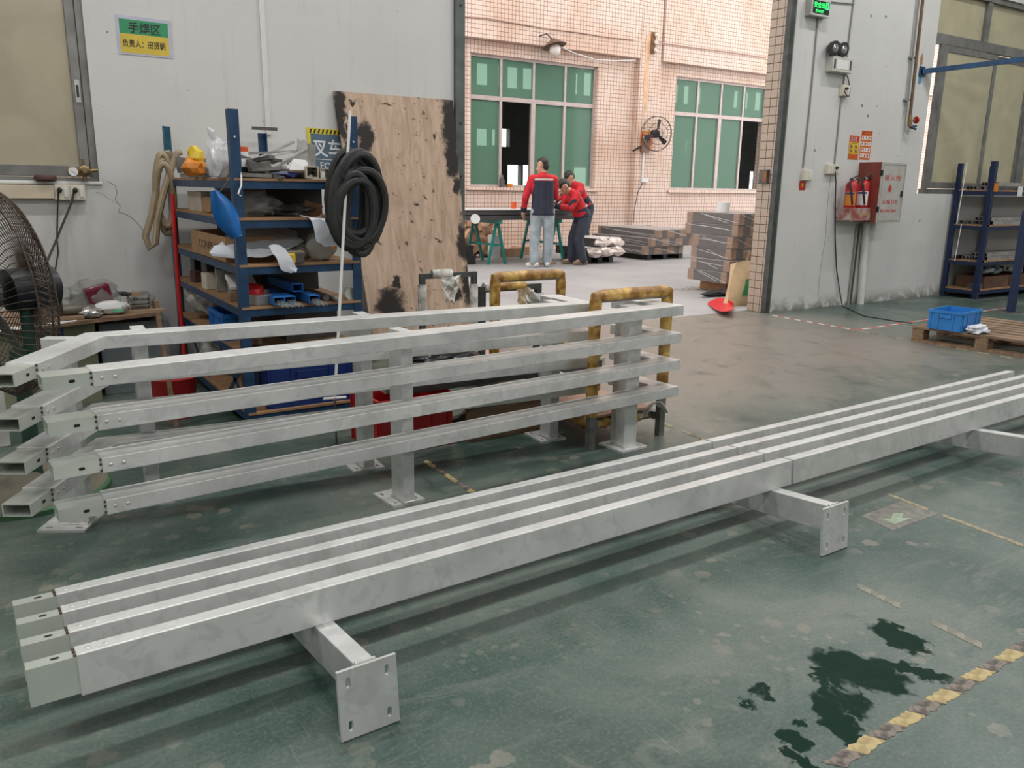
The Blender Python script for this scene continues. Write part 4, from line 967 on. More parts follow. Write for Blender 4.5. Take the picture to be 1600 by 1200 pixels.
t = thing('iron_block', 'pair of dark burnt iron blocks on the bench board', 'iron block', (on_bench(85, 470, 5.3), 5.3, zb))
obj('block', G().obox((on_bench(80, 470, 5.3), 5.28, zb+.055), (.045, .07, .11), .2), M_scrapd, t, bevel=.004)
obj('block', G().obox((on_bench(90, 470, 5.3), 5.30, zb+.055), (.035, .07, .11), .1), mat('burnt_bronze', (.07, .05, .03), .6, .4, var=.4, scale=30), t, bevel=.004)
tag(obj('grinder_body', G().lathe((on_bench(97, 480, 5.27), 5.27, zb+.03), [(.024, 0), (.028, .02), (.028, .10), (.022, .11), (.024, .17)], 14, (1, .12, 0)), mat('khaki_metal', (.16, .145, .115), .5, .3, var=.3), smooth=True), 'khaki cylindrical tool lying on the bench board', 'tool')
bag('plastic_bag', 'clear crumpled film heap behind the khaki tool on the bench', (on_bench(112, 468, 5.5), 5.52, TZ+.07), (.15, .10, .072), 41)
c0 = Vector((on_bench(147, 458, 5.45), 5.46, TZ))
t = thing('bag_with_red_cloth', 'clear bag with a dark red folded cloth inside on the bench', 'bag', c0)
obj('red_cloth', G().obox(c0+Vector((.02, -.03, .105)), (.14, .07, .13), .2, .1, -.25), mat('wine_red_cloth', (.16, .012, .03), .9, bump=.3), t, bevel=.012)
obj('bag', G().blob(c0+Vector((0, 0, .10)), (.14, .08, .10), 3, .35, 2.6, 44, flat=-.098), M_film, t, smooth=True)
c0 = Vector((on_bench(190, 458, 5.55), 5.56, TZ+.05))
tag(obj('leather_strap', G().tube([c0+Vector((.085*math.cos(q*.35), .01, .055*math.sin(q*.35)-.01)) for q in range(0, 10)], [.014]*10, 8), M_rubber, smooth=True), 'black arched strap lying behind the white packet', 'strap')
c0 = Vector((on_bench(173, 478, 5.36), 5.37, TZ))
t = thing('white_packet', 'white plastic packet with a green label on the bench', 'packet', c0)
obj('packet', G().blob(c0+Vector((0, 0, .04)), (.105, .06, .042), 3, .18, 1.8, 46, flat=-.039), M_paper, t, smooth=True)
obj('green_label', G().sheet([[c0+Vector((x_, -.058+.02*abs(k-1)*0, .02+.028*k)) + Vector((0, .012*k*k, 0)) for x_ in (.0, .03, .06)] for k in range(3)], .003), mat('label_green', (.02, .30, .12), .4), t)
bag('foil_wad', 'small crumpled grey foil at the bench edge', (on_bench(141, 488, 5.26), 5.27, TZ+.032), (.06, .045, .033), 48, MATS['silver_film'], 'foil')
x0p, x1p = on_bench(203, 480, 5.42), on_bench(236, 480, 5.42)
t = thing('profile_offcut', 'ribbed aluminium profile offcut at the right of the bench', 'profile', ((x0p+x1p)/2, 5.44, TZ))
for k in range(4): obj('fin', G().box(x0p, x1p, 5.42, 5.50, TZ+.006+k*.026, TZ+.010+k*.026), M_scrap, t)
for x_ in (x0p, x1p-.004): obj('web', G().box(x_, x_+.004, 5.42, 5.50, TZ+.006, TZ+.088), M_scrap, t)
tag(obj('wood_scrap', G().box(x0p-.05, x1p+.07, 5.36, 5.415, TZ, TZ+.012), mat('pale_wood', (.34, .24, .15), .7)), 'thin wooden slat in front of the profile offcut', 'slat')
tag(obj('wood_scrap', G().obox(((x0p+.05), 5.46, TZ+.102), (.055, .03, .025), .3), MATS['pale_wood']), 'small wood chip lying on the profile offcut', 'wood chip')
tag(obj('wood_scrap', G().obox((x1p+.035, 5.45, TZ+.028), (.03, .03, .055), .3), MATS['pale_wood']), 'small upright wood cube at the bench end', 'wood cube')
bag('plastic_bag', 'clear bag scrap above the profile offcut near the wall', (on_bench(220, 465, 5.62), 5.62, TZ+.05), (.08, .07, .05), 51)

# ------------------------------------------------------------------ floor fan
fc = Vector((.01, 3.80, .84)); ax = Vector((math.cos(R(22)), math.sin(R(22)), .04)).normalized()
M_wire = mat('rusty_fan_wire', (.075, .055, .042), .5, .5, var=.4, scale=30)
M_fanb = mat('dark_green_cast_iron', (.03, .085, .06), .5, .2, var=.35, scale=9)
fan = thing('floor_fan', 'big industrial floor fan with wire cage, cut by the left edge', 'fan', (.03, 3.83, 0))
gx_, gy_ = G().frame(ax)
def ringpt(r_, h, a_): return fc+ax*h+gx_*(r_*math.cos(a_))+gy_*(r_*math.sin(a_))
for r_, h in ((.40, 0), (.40, .045), (.385, .075)):
    obj('cage_ring', G().tube([ringpt(r_, h, 2*math.pi*k/48) for k in range(48)], .0042, 6, closed=True), M_wire, fan, smooth=True)
g = G()
for k in range(84):
    a_ = 2*math.pi*k/84; tw = .22*math.sin(k)
    g.tube([ringpt(.075, .15, a_+.25), ringpt(.16, .145, a_+.17), ringpt(.27, .125, a_+.08), ringpt(.36, .09, a_+.02), ringpt(.402, .045, a_), ringpt(.402, 0, a_-.03), ringpt(.37, -.045, a_-.02), ringpt(.27, -.085, a_+.06), ringpt(.16, -.105, a_+.15), ringpt(.06, -.112, a_+.24)], .0021, 4, caps=False)
obj('cage_wires', g, M_wire, fan, kind='stuff')
g = G()
for k in range(110):
    a_ = 2*math.pi*k/110
    g.tube([ringpt(.403, .0, a_), ringpt(.425, .03, a_+.05), ringpt(.395, .07, a_+.10), ringpt(.36, .09, a_+.05)], .0017, 4, caps=False)
obj('rim_coils', g, M_wire, fan, kind='stuff')
obj('motor', G().lathe(fc+ax*.06, [(.05, 0), (.086, .01), (.088, .15), (.082, .19), (.055, .205), (.02, .21)], 24, ax), mat('black_motor', (.012, .014, .018), .38, .2, var=.3), fan, smooth=True)
obj('hub', G().lathe(fc-ax*.05, [(.02, -.02), (.06, 0), (.06, .08)], 18, ax), M_scrapd, fan, smooth=True)
for k in range(3):
    a0 = 2*math.pi*k/3+.5; rows = []
    for i in range(6):
        r_ = .055+.30*i/5; rows.append([ringpt(r_, -.05+.05*(j/4-.5)*2*(.5+.1*i), a0+(j/4-.5)*(1.0-.06*i)) for j in range(5)])
    obj('blade', G().sheet(rows, .003), mat('grey_fan_blade', (.10, .11, .11), .4, .4), fan, smooth=True)
mb = fc+ax*.13
obj('yoke', G().tube([mb+Vector((0, 0, -.085)), (mb.x, mb.y, .55)], .022, 12), M_fanb, fan, smooth=True)
obj('pole', G().lathe((mb.x-.04, mb.y, 0), [(.032, .05), (.030, .55), (.036, .56), (.036, .60), (.02, .61)], 16), M_fanb, fan, smooth=True)
obj('base', G().lathe((.055, 3.80, 0), [(.315, 0), (.315, .022), (.30, .034), (.27, .038), (.26, .032), (.08, .045), (.06, .07), (.04, .08)], 40), mat('base_dusty_brown', (.13, .115, .085), .7, var=.3, scale=5), fan, smooth=True)
obj('base_rim', G().lathe((.055, 3.80, 0), [(.318, 0), (.318, .021), (.305, .030), (.300, .0302), (.300, .001)], 40), mat('base_rim_green', (.05, .13, .06), .6, var=.35, scale=8), fan, smooth=True)
tag(obj('white_trestle_leg', G().box(-.03, .022, 4.55, 4.60, 0, .48), mat('chipped_white', (.50, .50, .46), .6, var=.2, scale=14), bevel=.004), 'chipped white wooden leg standing behind the fan pole', 'wooden leg')
# ------------------------------------------------------------------ right wall fittings
def PW(x, y, d=0.): return WY(x, y, WF-d)
M_grey = mat('grey_metal_box', (.36, .36, .34), .45, .3, var=.1)
M_conduit = mat('dusty_grey_conduit', (.22, .22, .21), .6, var=.2)
M_brown = mat('rusty_brown_pipe', (.15, .095, .055), .6, .3, var=.35, scale=14)
def duct(lab, pts, r_=.008, m=M_conduit, d=.01, cat='cable', name='wall_cable'):
    return tag(obj(name, G().tube([PW(x, y, d) for x, y in pts], r_, 6), m, smooth=True), lab, cat)
# exit sign
a, b = PW(1256, 24), PW(1287, 3)
t = thing('exit_sign', 'lit green exit sign box high on the right wall', 'exit sign', (a.x, WF, a.z))
x0, x1, z0, z1 = PW(1257, 22).x, PW(1286, 22).x, 2.985, 3.145
obj('box', G().box(x0, x1, WF-.075, WF, z0, z1), M_grey, t, bevel=.004)
obj('bezel', G().box(x0, x1, WF-.082, WF-.075, z0, z1), mat('pale_bezel', (.5, .5, .48), .4), t, bevel=.004)
sc = obj('screen', G().box(x0+.018, x1-.018, WF-.084, WF-.082, z0+.022, z1-.018), mat('exit_black', (.008, .02, .012), .3), t)
M_exit = mat('exit_glow', (.02, .9, .14), .5, emit=1.3, var=.0)
W_ = x1-x0-.036
text('lettering', '安全出', M_exit, t, (x0+.018+W_*.05, WF-.0845, z0+.075), W_*.66, .055, bold=.02)
obj('door_symbol', G().box(x1-.018-W_*.23, x1-.018-W_*.18, WF-.0855, WF-.0842, z0+.070, z0+.135).box(x1-.018-W_*.10, x1-.018-W_*.05, WF-.0855, WF-.0842, z0+.070, z0+.135).box(x1-.018-W_*.18, x1-.018-W_*.10, WF-.0855, WF-.0842, z0+.115, z0+.135).box(x1-.018-W_*.18, x1-.018-W_*.10, WF-.0855, WF-.0842, z0+.070, z0+.085), M_exit, t)
text('lettering', 'EXIT', M_exit, t, (x0+.018+W_*.18, WF-.0845, z0+.032), W_*.5, .026, bold=.02)
duct('grey cable running down from the exit sign to the left socket', [(1278, 28), (1272, 95), (1265, 170), (1258, 235), (1255, 262)], .009)
duct('grey cable running down past the emergency light to the right socket', [(1335, -6), (1328, 50), (1321, 110), (1314, 160), (1309, 210), (1304, 258)], .008)
duct('short grey cable duct running along the wall top to the right', [(1282, 1), (1310, 4), (1335, 6)], .006)
# emergency light
a = PW(1305, 104)
t = thing('emergency_light', 'twin-lamp emergency light with a pale battery box on the wall', 'emergency light', (a.x, WF, a.z-.06))
x0, x1, z0, z1 = PW(1290, 105).x, PW(1321, 105).x, a.z-.065, a.z+.085
obj('battery_box', G().box(x0, x1, WF-.085, WF, z0, z1), mat('ivory_box', (.50, .49, .45), .45), t, bevel=.006)
for s_ in (0, 1): obj('grille', G().box(x0+.02+s_*(x1-x0-.065), x0+.045+s_*(x1-x0-.065), WF-.088, WF-.085, z0+.03, z1-.03), M_scrapd, t)
obj('label', G().box(x0+.065, x1-.07, WF-.087, WF-.085, z0+.03, z1-.03), M_paper, t)
for px in (1300, 1314):
    q = PW(px, 80, .06); q = Vector((q.x, WF-.06, z1+.075))
    lh = obj('lamp_head', G().lathe(q, [(.03, -.05), (.062, -.01), (.072, .03), (.072, .04), (.060, .042)], 20, (-.1, -1, -.15)), mat('dark_lamp_head', (.06, .06, .06), .4, .5), t, smooth=True)
    obj('reflector', G().lathe(q, [(.058, .040), (.030, .043), (.012, .050), (.004, .052)], 20, (-.1, -1, -.15)), mat('lamp_chrome', (.65, .65, .65), .12, .9), lh, smooth=True)
    obj('stem', G().cyl((q.x, WF-.04, z1), (q.x, WF-.045, z1+.03), .014), M_scrapd, t)
def wsock(lab, x0p, x1p, y0p, y1p, n=1, plugs=()):
    a, b = PW(x0p, y1p), PW(x1p, y0p)
    zc = (a.z+b.z)/2; h = (a.z-b.z)
    return socket('wall_socket', lab, a.x, b.x, min(a.z, b.z), max(a.z, b.z), n, plugs)
wsock('small socket with a black plug below the emergency light', 1311, 1324, 134, 150, 1, (0,))
tag(obj('power_cord', G().tube([PW(1319, 142, .07), PW(1323, 150, .06), PW(1327, 150, .04), PW(1328, 138, .03), PW(1325, 122, .03), PW(1321, 114, .03)], .006, 6), M_rubber, smooth=True), 'short black looped cord of the emergency light', 'cable')
wsock('left ivory double socket above the small red sticker', 1250, 1266, 266, 282, 1)
wsock('ivory socket pair with a black plug, right wall', 1288, 1308, 257, 272, 2, (1,))
tag(obj('power_cord', G().tube([PW(1305, 268, .08), PW(1306, 285, .05), PW(1305, 320, .02), PW(1305, 370, .015), PW(1307, 420, .02), PW(1312, 455, .02), FL(1316, 478, .004), FL(1350, 494, .004), FL(1400, 502, .004), FL(1425, 505, .004)], .0065, 6), M_rubber, smooth=True), 'dark cord hanging down the right wall and along the floor', 'cable')
duct('faint thin grey wire on the wall left of the dark cord', [(1298, 275), (1293, 320), (1290, 370), (1282, 420), (1278, 460)], .002, d=.002)
# red sticker under the left socket
a = PW(1248, 297); b = PW(1259, 283)
t = thing('red_sticker', 'small red sticker with a yellow hand sign under the socket', 'sticker', (a.x, WF, a.z))
obj('sheet', G().box(a.x, b.x, WF-.003, WF, a.z, b.z), mat('sticker_red', (.40, .02, .012), .4), t)
obj('hand_mark', G().box(a.x+(b.x-a.x)*.35, a.x+(b.x-a.x)*.62, WF-.0036, WF-.003, a.z+.035, b.z-.02).box(a.x+(b.x-a.x)*.75, a.x+(b.x-a.x)*.88, WF-.0036, WF-.003, a.z+.06, b.z-.03), mat('sticker_yellow', (.62, .36, .01), .4), t)
# fire posters
M_pr, M_po, M_py = mat('poster_red', (.46, .03, .012), .4), mat('poster_orange', (.52, .13, .012), .4), mat('poster_yellow', (.62, .42, .03), .4)
def poster(lab, px, rows):
    q = [PW(*p) for p in px]; t = thing('fire_poster', lab, 'poster', (q[3]+q[2])/2)
    panel('sheet', q, M_po, t, .0005, .002)
    for (u0, v0, u1, v1, m_) in rows:
        panel('printed_field', [lerp2(q, u0, v0), lerp2(q, u1, v0), lerp2(q, u1, v1), lerp2(q, u0, v1)], m_, t, .002, .0026)
    return t, q
t, q = poster('shorter orange and yellow fire notice on the right wall', [(1328, 211), (1343.5, 213), (1340, 250), (1324, 249)], [(.05, .27, .95, .76, M_py), (.05, .03, .95, .25, M_pr)])
sgn('灭火器', .10, .13, .72, .05, M_paper, t, q); sgn('使用方法', .10, .23, .72, .15, M_paper, t, q); sgn('拔插销', .2, .33, .8, .29, M_ink, t, q)
for u, v in ((.12, .38), (.58, .38), (.12, .56), (.58, .56)): panel('pictogram', [lerp2(q, u, v), lerp2(q, u+.2, v+.02), lerp2(q, u+.26, v+.14), lerp2(q, u+.02, v+.15)], mat('pictogram_grey', (.16, .13, .06), .5), t, .0026, .003)
for v in (.80, .86, .92): panel('text_line', [lerp2(q, .1, v), lerp2(q, .9, v), lerp2(q, .9, v+.02), lerp2(q, .1, v+.02)], M_pr, t, .002, .0028)
t, q = poster('taller red and orange fire notice beside the shorter one', [(1347, 204), (1363.5, 205), (1358, 250), (1341.5, 249)], [(.03, .02, .97, .14, M_pr)])
sgn('消火栓', .25, .11, .85, .05, M_py, t, q)
for r_ in range(4):
    for c2 in range(3):
        u, v = .07+.30*c2, .18+.205*r_
        panel('picture_box', [lerp2(q, u, v), lerp2(q, u+.25, v), lerp2(q, u+.25, v+.13), lerp2(q, u, v+.13)], M_paper, t, .002, .0026)
        panel('pictogram', [lerp2(q, u+.07, v+.02), lerp2(q, u+.17, v+.03), lerp2(q, u+.15, v+.11), lerp2(q, u+.05, v+.09)], M_scrapd if (r_+c2) % 2 else M_pr, t, .0026, .003)
# hydrant cabinet
X0 = PW(1349.5, 252).x; dep = .30
xa, xb = X0, X0+.50
z0, z1 = PW(1350, 346).z-.02, PW(1350, 252).z
q0 = WX(1378, 252, X0); 
YC = 5.54
xa = WY(1380, 253, YC).x; xb = WY(1418, 254, YC).x; z1 = WY(1380, 253, YC).z; z0 = WY(1368, 348, YC).z
t = thing('hydrant_cabinet', 'brown red fire hydrant cabinet with a grey lettered door', 'cabinet', ((xa+xb)/2, WF, z0))
obj('body', G().box(xa, xb, YC+.012, WF, z0, z1), mat('cabinet_red_brown', (.20, .045, .032), .35, .1, var=.15), t, bevel=.004)
door = obj('door', G().box(xa, xb, YC, YC+.012, z0, z1), mat('cabinet_door_grey', (.44, .43, .40), .4, .2, var=.12), t, bevel=.003)
obj('door_panel_rim', G().box(xa+.02, xb-.02, YC-.004, YC, z1-.026, z1-.02).box(xa+.02, xb-.02, YC-.004, YC, z0+.02, z0+.026).box(xa+.02, xa+.026, YC-.004, YC, z0+.026, z1-.026).box(xb-.026, xb-.02, YC-.004, YC, z0+.026, z1-.026), M_grey, door)
M_rlet = mat('red_lettering', (.45, .035, .02), .5)
W_ = xb-xa; H_ = z1-z0
text('lettering', '消火栓', M_rlet, t, (xa+.12*W_, YC-.0005, z0+.70*H_), .70*W_, .085*H_*1.1, bold=.01)
text('lettering', '火警119', M_rlet, t, (xa+.14*W_, YC-.0005, z0+.31*H_), .62*W_, .075*H_, bold=.015)
text('lettering', '事业消防器材', M_rlet, t, (xa+.10*W_, YC-.0005, z0+.17*H_), .66*W_, .055*H_, bold=.01)
obj('emblem', G().prism([(.0, .05), (.03, .015), (.03, -.015), (0, -.04), (-.03, -.015), (-.03, .015)], 0, .001, basis((xa+.40*W_, YC-.0002, z0+.56*H_), (1, 0, 0), (0, 0, 1), (0, -1, 0))), M_rlet, door)
h = obj('handle', G().box(xb-.08*W_*1.8, xb-.08*W_*1.0, YC-.014, YC, z0+.43*H_, z0+.53*H_), M_black, door, bevel=.003)
for zf in (.22, .82): obj('hinge', G().box(xa-.004, xa+.012, YC-.008, YC+.02, z0+zf*H_-.03, z0+zf*H_+.03), M_black, t)
# extinguisher box and two extinguishers
YE = 5.62
bx0, bx1 = min(PW(1305, 338).x, WY(1328, 320, 5.705).x-.078), xa-.01
bz0, bz1 = WY(1310, 345, YE).z, WY(1310, 325, YE).z
t = thing('extinguisher_box', 'low grey and red metal trough holding two fire extinguishers', 'box', ((bx0+bx1)/2, WF, bz0))
M_trough = mat('faded_red_trough', (.30, .075, .06), .45, .2, scale=7, col2=(.46, .42, .40))
obj('front', G().box(bx0, bx1, YE-.004, YE, bz0, bz1), M_trough, t)
obj('bottom', G().box(bx0, bx1, YE, WF, bz0, bz0+.006), M_trough, t)
for x_ in (bx0, bx1-.004): obj('side', G().box(x_, x_+.004, YE, WF, bz0+.006, bz1), M_trough, t)
text('lettering', '灭火器箱', mat('gold_lettering', (.55, .35, .12), .5), t, (bx0+.45*(bx1-bx0), YE-.0045, bz0+.05), .42*(bx1-bx0), .05)
def ext(lab, px, hz, labelmat):
    c0 = WY(px, 320, YE+.085); cx, cy = c0.x, YE+.085; z = bz0+.006; ht = hz-z
    t = thing('fire_extinguisher', lab, 'fire extinguisher', (cx, cy, z))
    r_ = .066
    body = obj('cylinder', G().lathe((cx, cy, z), [(r_*.9, 0), (r_, .012), (r_, ht*.80), (r_*.86, ht*.86), (r_*.45, ht*.91), (.018, ht*.925), (.018, ht*.94)], 24), M_red, t, smooth=True)
    g = G(); n = 9; rows = []
    for k in range(n): 
        a_ = R(150+k*14); rows.append([(cx+(r_+.0012)*math.cos(a_), cy+(r_+.0012)*math.sin(a_), z+ht*f) for f in (.34, .5, .66)])
    lb = obj('label', g.sheet(rows, .001), labelmat, body)
    rows = []
    for k in range(n): 
        a_ = R(160+k*11); rows.append([(cx+(r_+.0022)*math.cos(a_), cy+(r_+.0022)*math.sin(a_), z+ht*f) for f in (.60, .645)])
    obj('label_print', G().sheet(rows, .0006), mat('label_blue', (.03, .05, .20), .5), body)
    obj('valve', G().cyl((cx, cy, z+ht*.93), (cx, cy, z+ht*.985), .017), M_grey, t)
    obj('lever', G().tube([(cx-.005, cy, z+ht*.975), (cx+.035, cy-.03, z+ht*1.03), (cx+.058, cy-.045, z+ht*1.07)], .009, 6), M_black, t)
    obj('handle', G().tube([(cx, cy, z+ht*.95), (cx+.035, cy-.03, z+ht*.965), (cx+.058, cy-.045, z+ht*.96)], .009, 6), M_black, t)
    obj('gauge', G().lathe((cx, cy-.015, z+ht*.955), [(.014, 0), (.014, .012)], 12, (0, -1, 0)), M_grey, t)
    obj('hose', G().tube([(cx, cy, z+ht*.955), (cx-.05, cy-.01, z+ht*.965), (cx-.075, cy-.025, z+ht*.86), (cx-.062, cy-.05, z+ht*.6), (cx-.045, cy-.062, z+ht*.36)], .011, 8), M_black, t, smooth=True)
zt_ = WY(1335, 277, YE+.085).z
ext('left fire extinguisher with orange label and black hose', 1328, zt_, M_orange)
ext('right fire extinguisher with a white tag, beside the cabinet', 1347, zt_+.01, M_paper)
# white pipe under the cabinet with a dark cable beside it
p0 = PW(1355, 349, .06); p1 = PW(1346, 468, .06)
tag(obj('drain_pipe', G().cyl((p0.x, WF-.05, p0.z), (p1.x, WF-.05, 0), .04, 16), M_white, smooth=True), 'white vertical pipe below the hydrant cabinet', 'pipe')
tag(obj('wall_cable', G().tube([(p0.x-.075, WF-.02, p0.z), (p0.x-.08, WF-.02, .4), (p0.x-.085, WF-.02, .0)], .011, 6), M_scrapd, smooth=True), 'dark cable bundle left of the white pipe', 'cable')
tag(obj('wall_cable', G().tube([(p0.x-.115, WF-.012, p0.z-.02), (p0.x-.118, WF-.012, 0)], .018, 6), M_conduit, smooth=True), 'grey conduit left of the dark cable bundle', 'conduit')
# gas pipe with valve
a, b = PW(1442, 0, .05), PW(1422, 180, .05)
t = thing('gas_pipe', 'rusty brown wall pipe ending in a tap with a red handwheel', 'pipe', (b.x, WF-.05, b.z))
px_ = b.x
obj('pipe', G().tube([(a.x, WF-.05, 3.5), (a.x, WF-.05, a.z), (b.x, WF-.05, b.z)], .017, 10), M_brown, t, smooth=True)
obj('thin_pipe', G().tube([(a.x-.045, WF-.03, 3.5), (b.x-.045, WF-.03, b.z)], .010, 8), M_conduit, t, smooth=True)
obj('tap', G().cyl((b.x, WF-.05, b.z), (b.x+.01, WF-.06, b.z-.13), .024, 10).cyl((b.x+.01, WF-.06, b.z-.06), (b.x+.09, WF-.07, b.z-.05), .012, 8), M_brass, t)
wl = obj('handwheel', G().lathe((b.x+.09, WF-.07, b.z-.05), [(.02, 0), (.038, .002), (.042, .010), (.036, .016), (.02, .012)], 16, (1, -.1, .1)), M_red, t, smooth=True)
for k, dz in ((0, 0), (1, -.035)): obj('nozzle', G().cyl((b.x+.01, WF-.06, b.z-.13), (b.x+.10, WF-.08, b.z-.115+dz), .013, 8), mat('dark_blue_fitting', (.015, .04, .10), .5), t)
obj('drip_tail', G().cyl((b.x, WF-.06, b.z-.13), (b.x-.02, WF-.06, b.z-.22), .005, 6), M_conduit, t)
for zc in (2.3, 2.75): obj('clip', G().box(a.x-.07, a.x+.02, WF-.035, WF, zc, zc+.02), M_conduit, t)
# blue beam from the wall out to the right with burn marks where it is welded
a = PW(1440, 112, .0); b = WY(1640, 88, 5.05)
t = thing('blue_beam', 'dark blue steel tube sticking out of the right wall at height', 'beam', a)
obj('tube', G().recttube(a, b, .055, .055, .004), M_blue, t)
obj('wall_plate', G().obox(a+Vector((0, -.004, 0)), (.11, .008, .11)), M_blue, t)
M_scorch = mat('scorch_mark', (.30, .17, .06), .8, var=.5, scale=30); M_bluemark = mat('blue_overspray', (.05, .22, .42), .8, var=.5, scale=30)
def ragged(name, c0, rx, rz, m, seed):
    random.seed(seed); pts = [(rx*math.cos(q*.5236)*rnd(.6, 1.1), rz*math.sin(q*.5236)*rnd(.6, 1.1)) for q in range(12)]
    return obj(name, G().prism(pts, 0, .0008, basis(c0, (1, 0, 0), (0, 0, 1), (0, -1, 0))), m, wall_right)
ragged('scorch', PW(1440, 94), .030, .085, M_scorch, 3); ragged('overspray', PW(1437, 124), .040, .07, M_bluemark, 4)
for x, y, s_ in ((1361, 25, .02), (1384, 26, .022), (1347, 165, .025), (1356, 181, .022), (1273, 235, .02), (1265, 205, .006), (1370, 166, .012), (1316, 160, .006), (1387, 120, .006), (1437, 345, .02)):
    ragged('scuff', PW(x, y), s_, s_*.8, mat('scuff_grey', (.20, .20, .20), .8), int(x))
# junction box on the tiled reveal
q = WX(1197, 276, 7.0)
t = thing('switch_box', 'small dark open junction box on the tiled doorway edge', 'junction box', q)
obj('case', G().box(6.955, 6.994, q.y-.05, q.y+.06, q.z-.07, q.z+.07), M_scrapd, t, bevel=.003)
obj('inside', G().box(6.945, 6.955, q.y-.048, q.y-.005, q.z-.05, q.z+.05), mat('rust_orange', (.25, .09, .03), .7, var=.5, scale=60), t)

# ------------------------------------------------------------------ right shelf rack
QX0, QX1, QY0, QY1 = 10.32, 12.4, 5.34, 5.80
def zr(y, Y=QY0, x=1560): return WY(x, y, Y).z
SR = [WY(1553, 297, QY0).z, WY(1545, 352, QY0).z, WY(1538, 408, QY0).z, .12]
rr = thing('shelf_rack', 'dark blue steel rack with profiles on its shelves at the right wall', 'shelf rack', ((QX0+QX1)/2, (QY0+QY1)/2, 0))
M_dblue = mat('navy_steel', (.010, .022, .07), .45, .2, var=.3, scale=12)
ht = WY(1558, 252, QY0).z; hb = 1.47
for x in (QX0, QX1-.06):
    obj('post', G().box(x, x+.06, QY0, QY0+.06, 0, ht), M_dblue, rr); obj('post', G().box(x, x+.05, QY1-.05, QY1, 0, ht-.02), M_dblue, rr)
    obj('foot_plate', G().box(x-.03, x+.09, QY0-.03, QY0+.09, 0, .006), M_scrapd, rr)
obj('post', G().box(QX0+.75, QX0+.80, QY1-.05, QY1, 0, ht-.03), M_dblue, rr)
for z in SR:
    for y in (QY0+.004, QY1-.04): obj('beam', G().box(QX0+.06, QX1-.06, y, y+.035, z-.06, z-.015), M_dblue, rr)
    for x in (QX0+.004, QX1-.04): obj('beam', G().box(x, x+.035, QY0+.06, QY1-.05, z-.06, z-.015), M_dblue, rr)
    obj('shelf_board', G().box(QX0+.01, QX1-.01, QY0+.0, QY1-.005, z-.015, z), M_ply, rr)
random.seed(5)
LS = ['top', 'second', 'third']
for k, z in enumerate(SR[:3]):
    for i in range(11):
        y = QY0+.03+(i % 7)*.055; x0 = QX0+.07+rnd(0, .12); L_ = rnd(.8, 1.7); hh = .045; zo = .047*(i//7)
        tag(obj('aluminium_profile', G().recttube((x0, y+.02, z+zo+hh/2), (x0+L_, y+.02, z+zo+hh/2), .045, hh, .003), random.choice([M_scrap, M_scrap, M_scrapd])), 'grey profile lying lengthwise on the right rack, %s shelf' % LS[k], 'profile', 'profiles on the %s shelf of the right rack' % LS[k])
c0 = WY(1546, 286, QY0+.02); z = SR[0]
tag(obj('orange_clamp', G().obox((QX0-.09+.14, QY0-.015, z+.03), (.045, .04, .10), .2), M_orange, bevel=.006), 'small orange tool on the top shelf by the right rack post', 'tool')
t = thing('wire_tie_rods', 'thin white wires tied along the left post of the right rack', 'wire', (QX0-.03, QY1-.03, SR[1]))
obj('wire', G().cyl((QX0-.02, QY1-.10, SR[1]), (QX0-.0, QY1-.11, ht-.01), .006, 6), M_paper, t)
obj('wire', G().cyl((QX0-.02, QY1-.14, SR[2]-.02), (QX0-.02, QY1-.16, SR[1]+.0), .006, 6), M_paper, t)
tag(obj('price_tag', G().box(QX0+.60, QX0+.71, QY0-.006, QY0+.0, SR[0]-.07, SR[0]+.05), M_paper), 'white card hanging on the top beam of the right rack', 'card')
for i, (x0, x1, lab) in enumerate(((QX0+.22, QX0+.80, 'long rusty brown bin of parts on the bottom of the right rack'), (QX0+.84, QX0+1.3, 'second brown bin further right on the bottom of the right rack'))):
    t = thing('parts_bin', lab, 'bin', ((x0+x1)/2, 5.55, SR[3]))
    m_ = mat('rusty_bin', (.10, .05, .03), .7, var=.4, scale=6); z = SR[3]
    for bb in ((x0, x1, 5.38, 5.385), (x0, x1, 5.735, 5.74), (x0, x0+.005, 5.385, 5.735), (x1-.005, x1, 5.385, 5.735)): obj('side', G().box(*bb, z, z+.15), m_, t)
    obj('bottom', G().box(x0+.005, x1-.005, 5.385, 5.735, z, z+.005), m_, t)
random.seed(9)
for i in range(9):
    x = QX0+.30+i*.10; z = SR[3]+.15
    tag(obj('wrapped_part', G().obox((x, 5.50+rnd(-.06, .08), z+.04+rnd(0, .05)), (rnd(.10, .2), rnd(.05, .09), .045), rnd(-.7, .7), rnd(-.3, .3), rnd(-.5, .4)), mat('pale_teal_film', (.32, .42, .42), .3, var=.35, scale=15) if i % 3 else M_scrapd, bevel=.004), 'pale wrapped part heaped in the rusty bin of the right rack', 'part', 'wrapped parts in the rusty bins')
tag(obj('brick_offcut', G().box(QX0+.06, QX0+.18, 5.38, 5.50, SR[3], SR[3]+.07), M_scrapd), 'short grey profile stub at the left of the right rack bottom', 'profile stub')
# nearer blue post
c0 = FL(1579, 488)
t = thing('blue_post', 'nearer dark blue steel post with a foot plate at the right edge', 'post', (c0.x, c0.y, 0))
obj('post', G().box(c0.x-.035, c0.x+.035, c0.y-.035, c0.y+.035, .01, 1.05), M_dblue, t, bevel=.004); obj('foot_plate', G().box(c0.x-.08, c0.x+.08, c0.y-.08, c0.y+.08, 0, .01), M_scrapd, t)
obj('top_rail', G().box(c0.x-.035, c0.x+1.6, c0.y-.03, c0.y+.03, 1.05, 1.11), M_dblue, t); obj('post', G().box(c0.x+1.53, c0.x+1.6, c0.y-.035, c0.y+.035, 0, 1.05), M_dblue, t)

